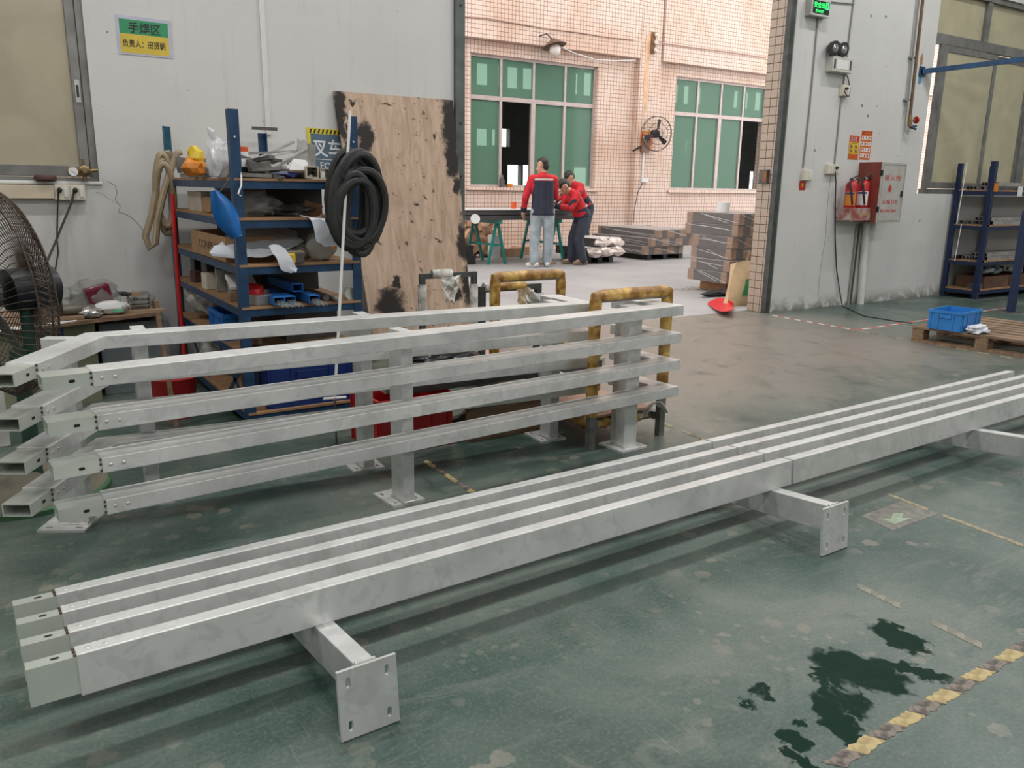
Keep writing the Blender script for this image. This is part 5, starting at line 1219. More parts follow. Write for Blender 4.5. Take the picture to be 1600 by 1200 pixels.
# ------------------------------------------------------------------ pallet, crate, rag
pal = thing('wooden_pallet', 'weathered wooden pallet on the green floor at the right', 'pallet', (7.45, 3.55, 0))
PZ = .135; rot = Matrix.Translation((6.86, 4.06, 0)) @ Matrix.Rotation(R(7.), 4, 'Z')
LX, LY = 1.12, 1.15
M_pal = mat('grey_brown_pallet_wood', (.20, .135, .085), .85, var=.35, scale=4, stretch=(6, 1, 6), bump=.25)
n = 8
for i in range(n):
    w_ = .105; x = i*(LX-w_)/(n-1); obj('deck_board', G().box(x, x+w_, -LY, 0, PZ-.02, PZ, rot @ Matrix.Translation((0, 0, rnd(-.002, .002)))), M_pal, pal)
for j in range(3):
    y = -j*(LY-.10)/2; obj('stringer', G().box(0, LX, y-.10, y, PZ-.04, PZ-.021, rot), M_wood, pal)
    for i in range(3):
        x = i*(LX-.12)/2; obj('block', G().box(x+.0, x+.12, y-.10, y, .021, PZ-.041, rot), M_wood, pal)
for i in range(3):
    x = i*(LX-.10)/2; obj('bottom_board', G().box(x, x+.10, -LY, 0, 0, .02, rot), M_wood, pal)
pz = PZ+.003
A_, B_, C_ = FL(1445, 512, pz), FL(1497, 519, pz), FL(1534, 513, pz)
rz = math.atan2((B_-A_).y, (B_-A_).x)
c0 = (A_+C_)/2; hx, hy = (B_-A_).length/2, (C_-B_).length/2
m_crate = mat('crate_blue', (.025, .19, .52), .4, var=.15, scale=5)
crate('plastic_crate', 'bright blue plastic crate standing on the wooden pallet', c0.x-hx, c0.x+hx, c0.y-hy, c0.y+hy, pz, .165, m_crate, rz)
c0 = FL(1516, 519, pz); tag(obj('white_rag', G().blob((c0.x+.02, c0.y-.05, pz+.03), (.10, .075, .04), 3, .6, 2.6, 61, flat=-.03), M_cloth, smooth=True), 'crumpled white rag beside the crate on the pallet', 'rag')

# ------------------------------------------------------------------ tapes and marks on the floor
M_ty = mat('worn_yellow_tape', (.30, .23, .10), .6, scale=40, col2=(.44, .35, .17)); M_tb = mat('worn_dark_tape', (.06, .05, .045), .6, scale=40, col2=(.20, .17, .14)); M_tf = mat('faded_yellow_tape', (.22, .20, .13), .7, scale=40, col2=(.34, .29, .19))
M_tr, M_tw = mat('red_tape', (.42, .10, .07), .6, var=.2, scale=20), mat('white_tape', (.50, .48, .46), .6, var=.1, scale=20)
def tape(lab, p0, p1, w_, pieces, mats, gap=0., seed=1, slant=.6):
    random.seed(seed); p0, p1 = Vector(p0), Vector(p1); d = (p1-p0); L_ = d.length; d.normalize(); n_ = Vector((-d.y, d.x, 0))
    t = thing('floor_tape', lab, 'floor tape', p0); s_ = L_/pieces
    for i in range(pieces):
        if random.random() < gap: continue
        a0, a1 = i*s_, (i+1)*s_; sl = slant*w_
        pts = []
        for k in range(9): f = k/8; pts.append(p0+d*(a0+sl*.5+(a1-a0-.002)*f)+n_*(-w_/2+rnd(-.06, .14)*w_))
        for k in range(9): f = 1-k/8; pts.append(p0+d*(a0-sl*.5+(a1-a0-.002)*f)+n_*(w_/2-rnd(-.06, .14)*w_))
        g = G(); A = [g.bm.verts.new((p.x, p.y, .0003)) for p in pts]; B = [g.bm.verts.new((p.x, p.y, .0012)) for p in pts]
        g.bm.faces.new(B); 
        for k in range(18): g.bm.faces.new((A[k], A[(k+1) % 18], B[(k+1) % 18], B[k]))
        obj('tape_piece', g, mats[i % len(mats)], t)
tape('torn yellow and black hazard tape at the lower right', FL(1300, 1196), FL(1612, 1003), .043, 11, (M_tb, M_ty), .0, 2)
tape('torn yellow and dark tape on the floor between the railings', FL(664, 720), FL(752, 778), .03, 5, (M_ty, M_tb), 0, 3)
tape('faint yellow tape line between the trestle and lying railings', FL(985, 640), FL(1112, 692), .028, 9, (M_tf, M_tb), .35, 4)
tape('faded tan tape line on the floor at the right', FL(1386, 772), FL(1600, 853), .028, 9, (M_tf,), .12, 5)
tape('faint grey tape remains running to the dark spill', FL(1340, 915), FL(1535, 1010), .035, 8, (mat('ghost_tape', (.21, .205, .17), .7, var=.3, scale=14),), .25, 6)
tape('red and white tape from the doorway edge across the floor', FL(1207, 493), FL(1338, 516), .04, 14, (M_tw, M_tr), 0, 7)
tape('red and white tape turning right behind the blue crate', FL(1338, 516), FL(1572, 481), .04, 26, (M_tr, M_tw), 0, 8)
tape('yellow dashed tape along the pallet edge', FL(1345, 518), FL(1600, 563), .04, 16, (M_tf, M_tb), .45, 9)
q = [FL(1345, 806), FL(1408, 783), FL(1466, 803), FL(1395, 829)]
t = thing('floor_arrow_sticker', 'worn grey floor sticker with a pale green arrow', 'sticker', q[0])
g = G(); A = [g.bm.verts.new((p.x, p.y, .0003)) for p in q]; B = [g.bm.verts.new((p.x, p.y, .001)) for p in q]; g.bm.faces.new(B)
for k in range(4): g.bm.faces.new((A[k], A[(k+1) % 4], B[(k+1) % 4], B[k]))
obj('sheet', g, mat('worn_sticker', (.17, .165, .14), .6, var=.3, scale=25), t)
def flq(u, v): return (q[0]*(1-u)+q[1]*u)*(1-v)+(q[3]*(1-u)+q[2]*u)*v
ap = [(.42, .18), (.80, .18), (.80, .56), (.66, .44), (.50, .62), (.36, .48), (.54, .30)]
pts = [flq(v, u) for u, v in ap]
g = G(); A = [g.bm.verts.new((p.x, p.y, .001)) for p in pts]; B = [g.bm.verts.new((p.x, p.y, .0016)) for p in pts]; g.bm.faces.new(B)
for k in range(7): g.bm.faces.new((A[k], A[(k+1) % 7], B[(k+1) % 7], B[k]))
obj('arrow', g, mat('pale_arrow_green', (.27, .34, .25), .6, var=.2, scale=25), t)
# drain in the yard by the doorway
c0 = FL(1070, 452); t = thing('floor_grate', 'narrow steel grate in the yard floor', 'grate', (c0.x, c0.y, 0))
for k in range(16): obj('bar', G().box(c0.x-.5+k*.09, c0.x-.46+k*.09, c0.y-.10, c0.y+.10, 0, .004), M_scrap, t)
# ------------------------------------------------------------------ wrapped trestle trolleys behind the railings
M_ywrap = mat('yellowed_tape_wrap', (.24, .115, .022), .35, var=.0, scale=16, col2=(.58, .37, .10), bump=.5, bscale=22)
M_wwrap = mat('dirty_white_wrap', (.34, .34, .31), .6, var=.0, scale=12, col2=(.66, .66, .62), bump=.6, bscale=26)
M_sqt = mat('scratched_grey_tube', (.17, .17, .16), .5, .4, var=.3, scale=14)
M_rustl = mat('rusty_leg', (.15, .065, .03), .6, .2, var=.35, scale=14)
def wrap(pts, r_, seed, amp=.05, seg=10, step=.03):
    """lumpy wrapping along a path"""
    random.seed(seed); P_ = [Vector(p) for p in pts]; out = []
    for a_, b_ in zip(P_, P_[1:]):
        n_ = max(1, int((b_-a_).length/step))
        for k in range(n_): out.append(a_.lerp(b_, k/n_))
    out.append(P_[-1])
    return G().tube(out, [r_*(1+rnd(-amp, amp)) for _ in out], seg)
def uframe(root, x0, x1, y, h, wraps, base, r_=.031):
    """inverted-U end frame of a trolley"""
    e = .045
    for x in (x0, x1): obj('leg', G().box(x-.018, x+.018, y-.018, y+.018, 0, h-.035), base, root)
    obj('top_bar', G().box(x0+.0185, x1-.0185, y-.018, y+.018, h-.07, h-.035), base, root)
    L_ = {'left': [(x0, y, .17), (x0, y, h-e-.04)], 'top': [(x0, y, h-e-.06), (x0+.002, y, h-.042), (x0+.03, y, h-.04), ((x0+x1)/2, y, h-.038), (x1-.03, y, h-.04), (x1-.002, y, h-.042), (x1, y, h-e-.06)], 'right': [(x1, y, h-e-.04), (x1, y, .23)]}
    for k, m_, sd, f0, f1 in wraps:
        p = L_[k]
        if k != 'top' or (f0, f1) != (0, 1):
            a_, b_ = (Vector(p[0]), Vector(p[-1])) if k != 'top' else (Vector((x0, y, h-.04)), Vector((x1, y, h-.04)))
            p = [a_.lerp(b_, f0), a_.lerp(b_, f1)]
        obj('wrapping', wrap(p, r_, sd), m_, root, smooth=True)
def trolley(lab, x0, x1, y0, y1, h):
    t = thing('trolley', lab, 'trolley', ((x0+x1)/2, (y0+y1)/2, 0))
    for x in (x0+.045, x1-.005): obj('side_bar', G().box(x-.02, x+.02, y0+.022, y1-.022, .085, .125), M_sqt, t)
    for y in (y0+.065, y1-.03): obj('cross_bar', G().box(x0+.021, x1-.021, y-.02, y+.02, .085, .125), M_sqt, t)
    obj('deck', G().box(x0+.03, x1-.03, y0+.04, y1-.04, .140, .152), mat('pink_cardboard', (.46, .29, .22), .8, var=.1), t)
    return t
t = trolley('trolley with yellow wrapped end frames behind the front railing', 2.475, 2.945, 3.075, 4.0, .81)
uframe(t, 2.475, 2.945, 3.075, .81, [('left', M_ywrap, 1, .0, 1), ('top', M_ywrap, 2, 0, 1), ('right', M_ywrap, 3, 0, 1)], M_sqt)
uframe(t, 2.475, 2.945, 4.0, .81, [('left', M_ywrap, 4, .0, 1), ('top', M_ywrap, 5, 0, 1), ('right', M_ywrap, 6, 0, 1)], M_sqt)
obj('wrapping', wrap([(2.55, 3.14, .105), (2.75, 3.14, .100), (2.9, 3.14, .102)], .030, 7, .3), M_ywrap, t, smooth=True)
obj('wrapping', wrap([(2.50, 3.12, .112), (2.50, 3.35, .115)], .028, 8, .25), M_ywrap, t, smooth=True)
rows = [[(2.80+.16*u, 3.03+.02*v, .135+.07*math.sin(math.pi*u)-.01*v) for u in (0, .2, .4, .6, .8, 1)] for v in (0, 1, 2)]
obj('torn_card', G().sheet(rows, .006), M_wwrap, t)
t = trolley('darker trolley with torn white wrapping near the plywood', 2.585, 3.005, 4.33, 5.15, .71)
uframe(t, 2.585, 3.005, 4.33, .71, [('top', M_ywrap, 14, .22, .75), ('top', M_wwrap, 15, .03, .2), ('right', M_wwrap, 16, .05, .6)], M_dark, .029)
uframe(t, 2.585, 3.005, 5.15, .71, [('top', M_wwrap, 11, .18, .55), ('left', M_wwrap, 12, .45, .95), ('right', M_wwrap, 13, .1, 1)], M_dark, .032)
def rag(x, y, z, s_, seed):
    random.seed(seed)
    rows = []
    for i in range(6):
        rows.append([(x+s_*(j-2)*.22*(1-.10*i)+rnd(-.012, .012), y+rnd(-.014, .014), z-s_*.22*i+rnd(-.012, .012)) for j in range(5)])
    return G().sheet(rows, .003)
obj('torn_wrapping', rag(2.80, 5.125, .655, .17, 3), M_wwrap, t); obj('torn_wrapping', rag(2.955, 4.30, .62, .16, 5), M_wwrap, t); obj('torn_wrapping', rag(2.87, 4.30, .65, .12, 6), mat('tan_wrap', (.45, .36, .24), .7), t)
# goods lying across the trolley
t = crate('red_crate', 'red plastic crate standing behind the rear railing', 1.52, 1.92, 3.50, 3.86, 0, .27, M_red)
random.seed(21)
zb = .285
for i, (y, z, x0, x1, m_, lab) in enumerate(((3.56, .30, 1.62, 2.92, M_scrapd, 'dark profile lying across the trolley, nearest the railing'), (3.62, .30, 1.60, 2.99, M_sleeve, 'bright profile lying across the trolley beside the dark one'), (3.68, .30, 1.66, 2.90, M_scrap, 'grey profile third from the railing on the trolley'), (3.74, .30, 1.64, 2.96, M_scrapd, 'dark profile furthest from the railing on the trolley'), (3.60, .352, 1.70, 2.95, M_scrap, 'grey profile on top of the trolley load'), (3.70, .352, 1.72, 2.97, M_sleeve, 'bright slim profile on top of the trolley load'))):
    tag(obj('aluminium_profile', G().recttube((x0, y, z), (x1, y+.01, z), .05, .045, .003), m_), lab, 'profile')
for y in (3.55, 3.72): tag(obj('wood_spacer', G().box(2.52, 2.90, y-.02, y+.02, .1525, .276), M_wood), 'wooden spacer under the profiles on the trolley, %s' % ('near' if y < 3.6 else 'far'), 'wood spacer')
tag(obj('white_paper', G().sheet([[(2.10+.09*i, 3.56+.03*j, .379+.006*math.sin(i*1.7+j)) for i in range(5)] for j in range(4)], .002), mat('lilac_paper', (.55, .55, .63), .7)), 'lilac white paper sheet on top of the trolley load', 'paper')
bag('plastic_bag', 'black crumpled bag on the trolley load beside the centre post', (1.93, 3.62, .425), (.20, .09, .055), 71, mat('black_film', (.03, .03, .032), .22, var=.6, scale=14))
bag('plastic_bag', 'smoky clear bag on the floor below the trolley load', (2.16, 3.62, .062), (.17, .10, .065), 73, MATS['smoky_film'])
tag(obj('steel_pipe', G().tube([(1.98, 3.48, .20), (2.46, 3.50, .21)], .028, 14), M_scrapd, smooth=True), 'dark pipe lying below the profiles at the railing', 'pipe')
tag(obj('pipe_rest', G().box(2.0, 2.44, 3.47, 3.51, 0, .172), M_wood), 'dark timber under the pipe behind the rear railing', 'timber')

# ------------------------------------------------------------------ the yard: trestles and panels
M_teal2 = mat('teal_trestle_paint', (.012, .20, .17), .45, var=.2)
M_panel = mat('dark_grey_panel', (.07, .068, .072), .4, .2, var=.2, scale=4)
M_ptop = mat('pale_panel_face', (.58, .56, .56), .4, var=.08)
M_tan = mat('kraft_brown', (.42, .25, .15), .75, var=.2, scale=6)
M_wrapf = film('stretch_film', (.70, .67, .66), .84, .12)
def sawhorse(lab, x, y0, y1, h):
    t = thing('sawhorse', lab, 'trestle', (x, (y0+y1)/2, 0))
    obj('beam', G().box(x-.03, x+.03, y0-.12, y1+.12, h-.06, h), M_teal2, t)
    for y in (y0, y1):
        for s_ in (-1, 1): obj('leg', G().beam((x+s_*.02, y, h-.06), (x+s_*.17, y-.0, 0.0), .04, .04, (0, 1, 0)), M_teal2, t)
        obj('spreader', G().box(x-.09, x+.09, y-.015, y+.015, .30, .33), M_teal2, t)
    obj('stretcher', G().box(x-.015, x+.015, y0, y1, .30, .34), M_teal2, t)
sawhorse('left green trestle under the grey panels in the yard', 7.30, 11.75, 12.5, .735)
sawhorse('right green trestle behind the standing worker', 8.52, 11.75, 12.6, .735)
ORD = ['lowest', 'second', 'third', 'fourth', 'fifth', 'topmost']
for k in range(2):
    tag(obj('door_panel', G().box(6.62, 8.86, 11.62, 12.62, .737+.085*k, .737+.085*(k+1)-.012), M_panel, bevel=.004), ['lower', 'upper'][k]+' dark panel on the green trestles', 'panel')
tag(obj('board', G().box(6.60, 8.88, 11.60, 12.64, .897, .909), M_ptop), 'pale flat board covering the panels on the green trestles', 'board')
p = WY(803, 324, 12.1); t = thing('orange_cup', 'small orange cup standing on the trestle table', 'cup', (p.x, 12.1, .909))
obj('cup', G().lathe((p.x, 12.1, .909), [(.045, 0), (.055, .11), (.050, .11), (.042, .008)], 16), mat('orange_red_cup', (.65, .09, .02), .4), t, smooth=True)
p = WY(742, 342, 11.55); t = thing('tape_roll', 'white roll of film hanging at the left end of the trestle table', 'film roll', (p.x, 11.5, .65))
obj('roll', G().lathe((p.x, 11.54, p.z), [(.035, -.05), (.075, -.05), (.075, .05), (.035, .05)], 22, (-.5, -1, .0)), M_paper, t, smooth=True)
obj('hook', G().cyl((p.x, 11.54, p.z+.03), (p.x, 11.625, .745), .008), M_scrapd, t)
tag(obj('white_box', G().box(7.82, 8.0, 12.75, 12.9, 0, .42), M_paper, bevel=.004), 'narrow white carton standing behind the left trestle', 'carton')
# crumpled kraft paper heap and cartons
random.seed(33)
g = G()
for i in range(14): g.blob((7.36+.15*(i % 5)+rnd(-.03, .03), 13.1+rnd(-.1, .2), .15+.21*(i//5)), (.16, .14, .15), 2, .8, 2.2, 80+i)
tag(obj('kraft_paper_heap', g, M_tan), 'heap of crumpled brown kraft paper left of the trestles', 'paper', kind='stuff')
for i, (x, y) in enumerate(((8.38, 13.0), (8.85, 13.25))): tag(obj('cardboard_box', G().box(x-.2, x+.2, y-.14, y+.14, 0, .16), M_tan, bevel=.004), ['flat brown carton beside the paper heap', 'flat brown carton near the tiled wall, right of the heap'][i], 'carton')
for k in range(2):
    tag(obj('black_box', G().box(6.62+.02*k, 6.98-.05*k, 11.9, 12.2, .16*k, .16*k+.15), M_black, bevel=.006), ['lower', 'upper'][k]+' black box stacked by the plywood edge in the yard', 'box')
tag(obj('orange_lath', G().box(7.75, 8.25, 11.35, 11.40, 0, .03), mat('orange_wood', (.40, .19, .08), .7)), 'thin orange wooden lath on the yard floor under the trestle', 'lath')
# packed panel stacks
def pack(lab, x0, x1, y0, y1, z0, z1, card=True, foil=False, grp=None):
    t = thing('panel_pack', lab, 'panel pack', ((x0+x1)/2, (y0+y1)/2, z0), grp)
    obj('panels', G().box(x0+.015, x1-.015, y0+.015, y1-.015, z0+.004, z1-.004), M_panel, t)
    obj('top_face', G().box(x0+.008, x1-.008, y0+.008, y1-.008, z1-.004, z1), M_ptop, t)
    c = .10
    if card:
        for x in (x0, x1-c):
            for y in (y0, y1-c): obj('corner_guard', G().box(x, x+c, y, y+c, z0+.004, z1-.005), M_tan, t, bevel=.008)
        for k in (.34, .66): obj('edge_card', G().box(x0+(x1-x0)*k-.09, x0+(x1-x0)*k+.09, y0+.002, y0+.0145, z0+.01, z1-.01), M_tan, t)
        g = G()
        random.seed(int(z0*100+x0*10))
        for k in range(2):
            g.tube([(x0-.004, y0+rnd(0, .2), z0+rnd(.0, .1)), (x0-.004, y1-rnd(0, .3), z1-rnd(0, .05))], .0022, 4); g.tube([(x0+rnd(0, .3), y0-.004, z1-rnd(0, .03)), (x1-rnd(.1, .6), y0-.004, z0+rnd(0, .05))], .0022, 4)
        obj('film_folds', g, M_paper, t, kind='stuff')
        obj('film', G().box(x0-.003, x1+.003, y0-.003, y1+.003, z0+.002, z1+.002), M_wrapf, t)
    if foil:
        n_ = max(2, int((x1-x0)/.2))
        for k in range(n_): obj('foil_end', G().blob((x0+(k+.5)*(x1-x0)/n_, y0, (z0+z1)/2), ((x1-x0)/n_*.58, .09, (z1-z0)*.58), 2, .45, 3., k+int(x0*7)), mat('crinkled_clear_foil', (.62, .54, .50), .25, .2, var=.35, scale=10), t)
    return t
def pallet_under(lab, x0, x1, y0, y1, h, m_):
    t = thing('stack_pallet', lab, 'pallet', ((x0+x1)/2, (y0+y1)/2, 0))
    for k in range(3):
        x = x0+k*(x1-x0-.1)/2; obj('bearer', G().box(x, x+.1, y0, y1, 0, h-.022), m_, t)
    for k in range(5):
        y = y0+k*(y1-y0-.1)/4; obj('slat', G().box(x0, x1, y, y+.1, h-.02, h), m_, t)
M_opal = mat('orange_pallet_wood', (.30, .14, .06), .75, var=.25)
pallet_under('pallet under the tall wrapped stack by the doorway', 8.0, 8.9, 7.3, 7.75, .128, M_opal)
z = .13
for k in range(6):
    dx, dy = (.0, .02, .16, .14, .22, .22)[k], (.03, 0, .10, .06, .02, 0)[k]
    pack(ORD[k]+' film wrapped pack in the tall stack by the doorway', 7.80+dx*.6, 8.75+dx*.5, 7.10+dy*.6, 7.76+dy*.9+(.24 if k > 3 else 0), z, z+.142); z += .1445
tag(obj('film_roll', G().lathe((8.12, 7.55, z+.003), [(.03, 0), (.085, 0), (.085, .12), (.03, .12)], 22), M_paper, smooth=True), 'white film roll standing on the tall wrapped stack', 'film roll')
pallet_under('dark pallet under the low wrapped stack before the tiled wall', 10.4, 11.3, 11.45, 12.8, .098, M_dark)
for k, (x0, x1, y0) in enumerate(((10.2, 11.15, 11.3), (10.3, 11.35, 11.25), (10.45, 11.4, 11.25))):
    pack(['lowest', 'middle', 'uppermost'][k]+' wrapped pack in the low stack before the tiled wall', x0, x1, y0, 13.0, .10+.15*k, .10+.15*k+.148)
pallet_under('dark pallet under the foil-ended packs behind the bending worker', 8.9, 9.5, 11.35, 12.1, .118, M_dark)
for k, (x0, x1, y0, y1) in enumerate(((8.78, 9.55, 11.15, 12.15), (9.05, 9.64, 11.3, 12.15))):
    pack(['lower', 'upper'][k]+' panel pack with crinkled foil end behind the bending worker', x0, x1, y0, y1, .12+.15*k, .12+.15*k+.148, False, True)
# dustpan, broom, bags at the doorway
c0 = FL(1128, 478)
t = thing('dustpan', 'red plastic dustpan lying on the yard floor by the doorway', 'dustpan', (c0.x, c0.y, 0))
rows = []
for i in range(9):
    v = i/8; hw = 10.5*math.sin(math.pi*min(1., .04+.80*v))
    rows.append([FL(1106+40*v, 474+4*v+hw*(j/4-1), .012+.05*v*(j/4-1)**2+.03*v*v) for j in range(9)])
obj('scoop', G().sheet(rows, .006), mat('bright_red_plastic', (.62, .012, .02), .35, var=.1), t, smooth=True)
b0, b1 = FL(1148, 470, .03), WY(1172, 392, 6.75)
tag(obj('broom_stick', G().tube([(b0.x, b0.y, .0), (b1.x, b1.y, b1.z)], .014, 8), M_wood, smooth=True), 'brown broom stick leaning beside the sack at the doorway', 'stick')
c0 = FL(1120, 463); tag(obj('black_bag', G().blob((c0.x+.05, c0.y, .04), (.28, .08, .045), 2, .4, 3., 91, flat=-.04), M_black), 'flat black bag on the floor behind the red dustpan', 'bag')
c0 = FL(1146, 462); tag(obj('white_bundle', G().blob((c0.x-.0, c0.y+.02, .07), (.07, .07, .075), 2, .4, 2., 93, flat=-.068), M_paper), 'small white bundle beside the black bag', 'bundle')
sk = Vector((7.26, 6.42, 0))
t = thing('paper_sack', 'tan paper sack with a green print leaning at the tiled doorway edge', 'sack', sk)
rows = []
for i in range(9):
    v = i/8; rows.append([sk+Vector((-.24+.48*j/8+.20*v, -.02-.10*math.sin(math.pi*j/8)*math.sin(math.pi*min(1, v*.85+.1))+.10*v-.10*abs(j/8-.5)*0, .005+.46*v)) for j in range(9)])
obj('sack', G().sheet(rows, .10), mat('tan_paper_sack', (.50, .37, .22), .8, var=.12), t, smooth=True)
rows2 = [[rows[i][j]+Vector((0, -.056, 0)) for j in (2, 3, 4, 5)] for i in (2, 3, 4, 5, 6)]
obj('green_print', G().sheet(rows2, .004), mat('sack_green', (.02, .20, .06), .6), t)

# ------------------------------------------------------------------ fittings on the tiled facade
def PF(x, y, d=0.): return WY(x, y, YF-d)
p = PF(1025, 209, .35)
t = thing('wall_fan', 'round black wall fan with wire guard on the tiled pier', 'wall fan', (p.x, YF-.2, p.z))
r_ = .36; fx = Vector((-.25, -1, -.05)).normalized(); gx2, gy2 = G().frame(fx)
def rp(rr_, h, a_): return p+fx*h+gx2*(rr_*math.cos(a_))+gy2*(rr_*math.sin(a_))
for rr_, h in ((r_, 0), (r_*.98, .05), (r_*.62, .09), (r_*.3, .11)): obj('guard_ring', G().tube([rp(rr_, h, 2*math.pi*k/36) for k in range(36)], .006, 5, closed=True), M_rubber, t)
g = G()
for k in range(28): a_ = 2*math.pi*k/28; g.tube([rp(.05, .115, a_), rp(r_*.6, .09, a_+.1), rp(r_*.97, .05, a_+.15), rp(r_, 0, a_+.15)], .0028, 4, caps=False)
obj('guard_wires', g, M_rubber, t, kind='stuff')
obj('motor', G().lathe(p, [(.05, .06), (.085, .03), (.085, -.12), (.05, -.15)], 18, fx), M_black, t, smooth=True)
for k in range(3):
    a0 = 2*math.pi*k/3+.35; rows = [[rp(.06+.24*i/4, .03+.03*(j/3-.5), a0+(j/3-.5)*(.55-.06*i)) for j in range(4)] for i in range(5)]
    obj('blade', G().sheet(rows, .005), M_black, t, smooth=True)
obj('bracket', G().tube([p-fx*.13, p-fx*.16+Vector((-.15, .05, -.22)), (p.x-.42, YF-.12, p.z-.36)], .022, 8), M_black, t, smooth=True)
q = PF(1009, 219, .12)
t = thing('red_notice', 'small red and yellow notice behind the wall fan', 'notice', q)
obj('sheet', G().box(q.x-.16, q.x+.20, YF-.126, YF-.12, q.z-.20, q.z+.20), mat('notice_orange', (.62, .26, .06), .5), t); obj('red_field', G().box(q.x-.14, q.x+.18, YF-.128, YF-.126, q.z-.10, q.z+.12), mat('notice_red', (.62, .10, .06), .5), t)
for k in range(2): obj('text_line', G().box(q.x-.09, q.x+.13, YF-.1295, YF-.128, q.z-.03+.07*k, q.z+.005+.07*k), M_paper, t)
p = PF(866, 72, .30)
t = thing('wall_lamp', 'rusty shaded yard lamp with a white bulb on the tiled wall', 'lamp', (p.x, YF-.2, p.z))
ax_ = Vector((.12, -.25, -1)).normalized()
obj('shade', G().lathe(p, [(.04, -.14), (.08, -.10), (.24, .0), (.235, .01), (.06, -.05)], 24, ax_), mat('rusty_shade', (.16, .10, .07), .5, .4, var=.3), t, smooth=True)
obj('bulb', G().blob(p+ax_*.07, (.11, .11, .12), 3), mat('milky_bulb', (.75, .72, .68), .3), t, smooth=True)
obj('arm', G().tube([p-ax_*.12, p-ax_*.22+Vector((-.12, 0, 0)), PF(846, 55, .16), PF(842, 57, .155)], .014, 8), M_scrapd, t, smooth=True)
obj('cable', G().tube([PF(876, 73, .3), PF(900, 84, .2), PF(930, 93, .18), PF(960, 95, .17), PF(993, 94, .18)], .010, 6), M_paper, t, smooth=True)
p = PF(1021, 60, .14); t = thing('insulator', 'small rusty bracket with insulators on the tiled pier', 'bracket', p)
obj('plate', G().box(p.x-.05, p.x+.05, YF-.16, YF-.12, p.z-.30, p.z+.12), mat('rust_brown', (.20, .09, .05), .7, var=.3), t)
for k in range(3): obj('insulator', G().lathe((p.x+.03, YF-.17, p.z-.24+.15*k), [(.03, 0), (.05, .03), (.03, .06)], 10, (0, -1, 0)), M_sock, t, smooth=True)
M_rs = mat('rust_stain', (.62, .40, .25), .6, var=.25, scale=5)
obj('rust_stain', G().prism([(-.05, .05), (.07, .1), (.05, -.6), (.06, -1.3), (-.01, -1.7), (-.06, -1.2), (-.08, -.5)], 0, .0012, basis((p.x-.12, YF-.12, p.z), (1, 0, 0), (0, 0, 1), (0, -1, 0))), M_rs, facade)
tag(obj('facade_cable', G().tube([PF(726, 26, .18), PF(760, 28, .18), PF(800, 35, .18), PF(850, 44, .18), PF(900, 50, .18), PF(950, 58, .18), PF(990, 62, .18)], .012, 5), mat('tan_cable', (.45, .30, .24), .7), smooth=True), 'sagging tan cable along the tiled wall, left of the pier', 'cable')
tag(obj('facade_cable', G().tube([PF(1028, 66, .18), PF(1080, 74, .18), PF(1130, 80, .18), PF(1196, 90, .18)], .012, 5), MATS['tan_cable'], smooth=True), 'sagging tan cable along the tiled wall, right of the pier', 'cable')
a, b = PF(1006, 232, .14), PF(1005, 278, .14)
t = thing('conduit', 'white conduit with a small socket below the wall fan', 'conduit', b)
obj('tube', G().cyl((a.x, YF-.14, a.z+.05), (a.x, YF-.14, b.z), .022, 8), M_paper, t); obj('socket', G().box(b.x-.05, b.x+.13, YF-.17, YF-.12, b.z-.09, b.z+.0), M_paper, t)
obj('cable', G().tube([(b.x, YF-.15, b.z-.09), (b.x-.14, YF-.15, b.z-.30), (b.x-.22, YF-.15, b.z-.7), (b.x-.22, YF-.15, b.z-.95)], .008, 5), M_rubber, t)
tag(obj('brown_box', G().box(a.x-.08, a.x+.14, YF-.18, YF-.12, a.z-.08, a.z+.22), mat('brown_box_paint', (.22, .12, .08), .6)), 'brown switch box under the wall fan', 'switch box')
# things on the sill of the open window
p = PF(785, 291, -.02); z = 1.26
tag(obj('dark_bottle', G().lathe((p.x, YF+.03, z), [(.05, 0), (.05, .14), (.02, .19), (.02, .24)], 12), M_scrapd, smooth=True), 'dark bottle on the sill of the open green window', 'bottle')
tag(obj('orange_pot', G().lathe((p.x+.16, YF+.0, z), [(.05, 0), (.06, .06), (.05, .07)], 12), M_orange, smooth=True), 'small orange pot beside the dark bottle on the sill', 'pot')
# ------------------------------------------------------------------ people
M_skin = mat('skin', (.52, .30, .20), .55, var=.08)
M_hair = mat('black_hair', (.012, .010, .009), .5, var=.3, scale=40)
M_jred = mat('red_workwear', (.50, .012, .022), .75, var=.18, scale=10, bump=.3, bscale=18)
M_navy = mat('navy_workwear', (.012, .016, .035), .75, var=.25, scale=10, bump=.3, bscale=18)
M_jean = mat('washed_grey_denim', (.30, .35, .38), .8, var=.28, scale=7, bump=.3, bscale=18)
M_dtr = mat('dark_blue_trousers', (.035, .042, .065), .8, var=.25, scale=9, bump=.3, bscale=18)
M_shoe = mat('white_shoe', (.62, .60, .57), .6, var=.08)
M_bshoe = mat('brown_shoe', (.20, .14, .10), .6, var=.35, scale=20)
M_refl = mat('grey_reflective_strip', (.50, .50, .48), .4)
def cap(g, a, ra, b, rb, seg=14, sq=1., n=4):
    """tapered capsule; sq flattens it across"""
    a, b = Vector(a), Vector(b); d = b-a; L_ = max(d.length, 1e-4); d.normalize()
    prof = [(ra*math.sin(k/n*math.pi/2), -ra*math.cos(k/n*math.pi/2)) for k in range(n)]+[(ra, 0), (rb, L_)]+[(rb*math.cos(k/n*math.pi/2), L_+rb*math.sin(k/n*math.pi/2)) for k in range(1, n+1)]
    return g.lathe(a, prof, seg, d)
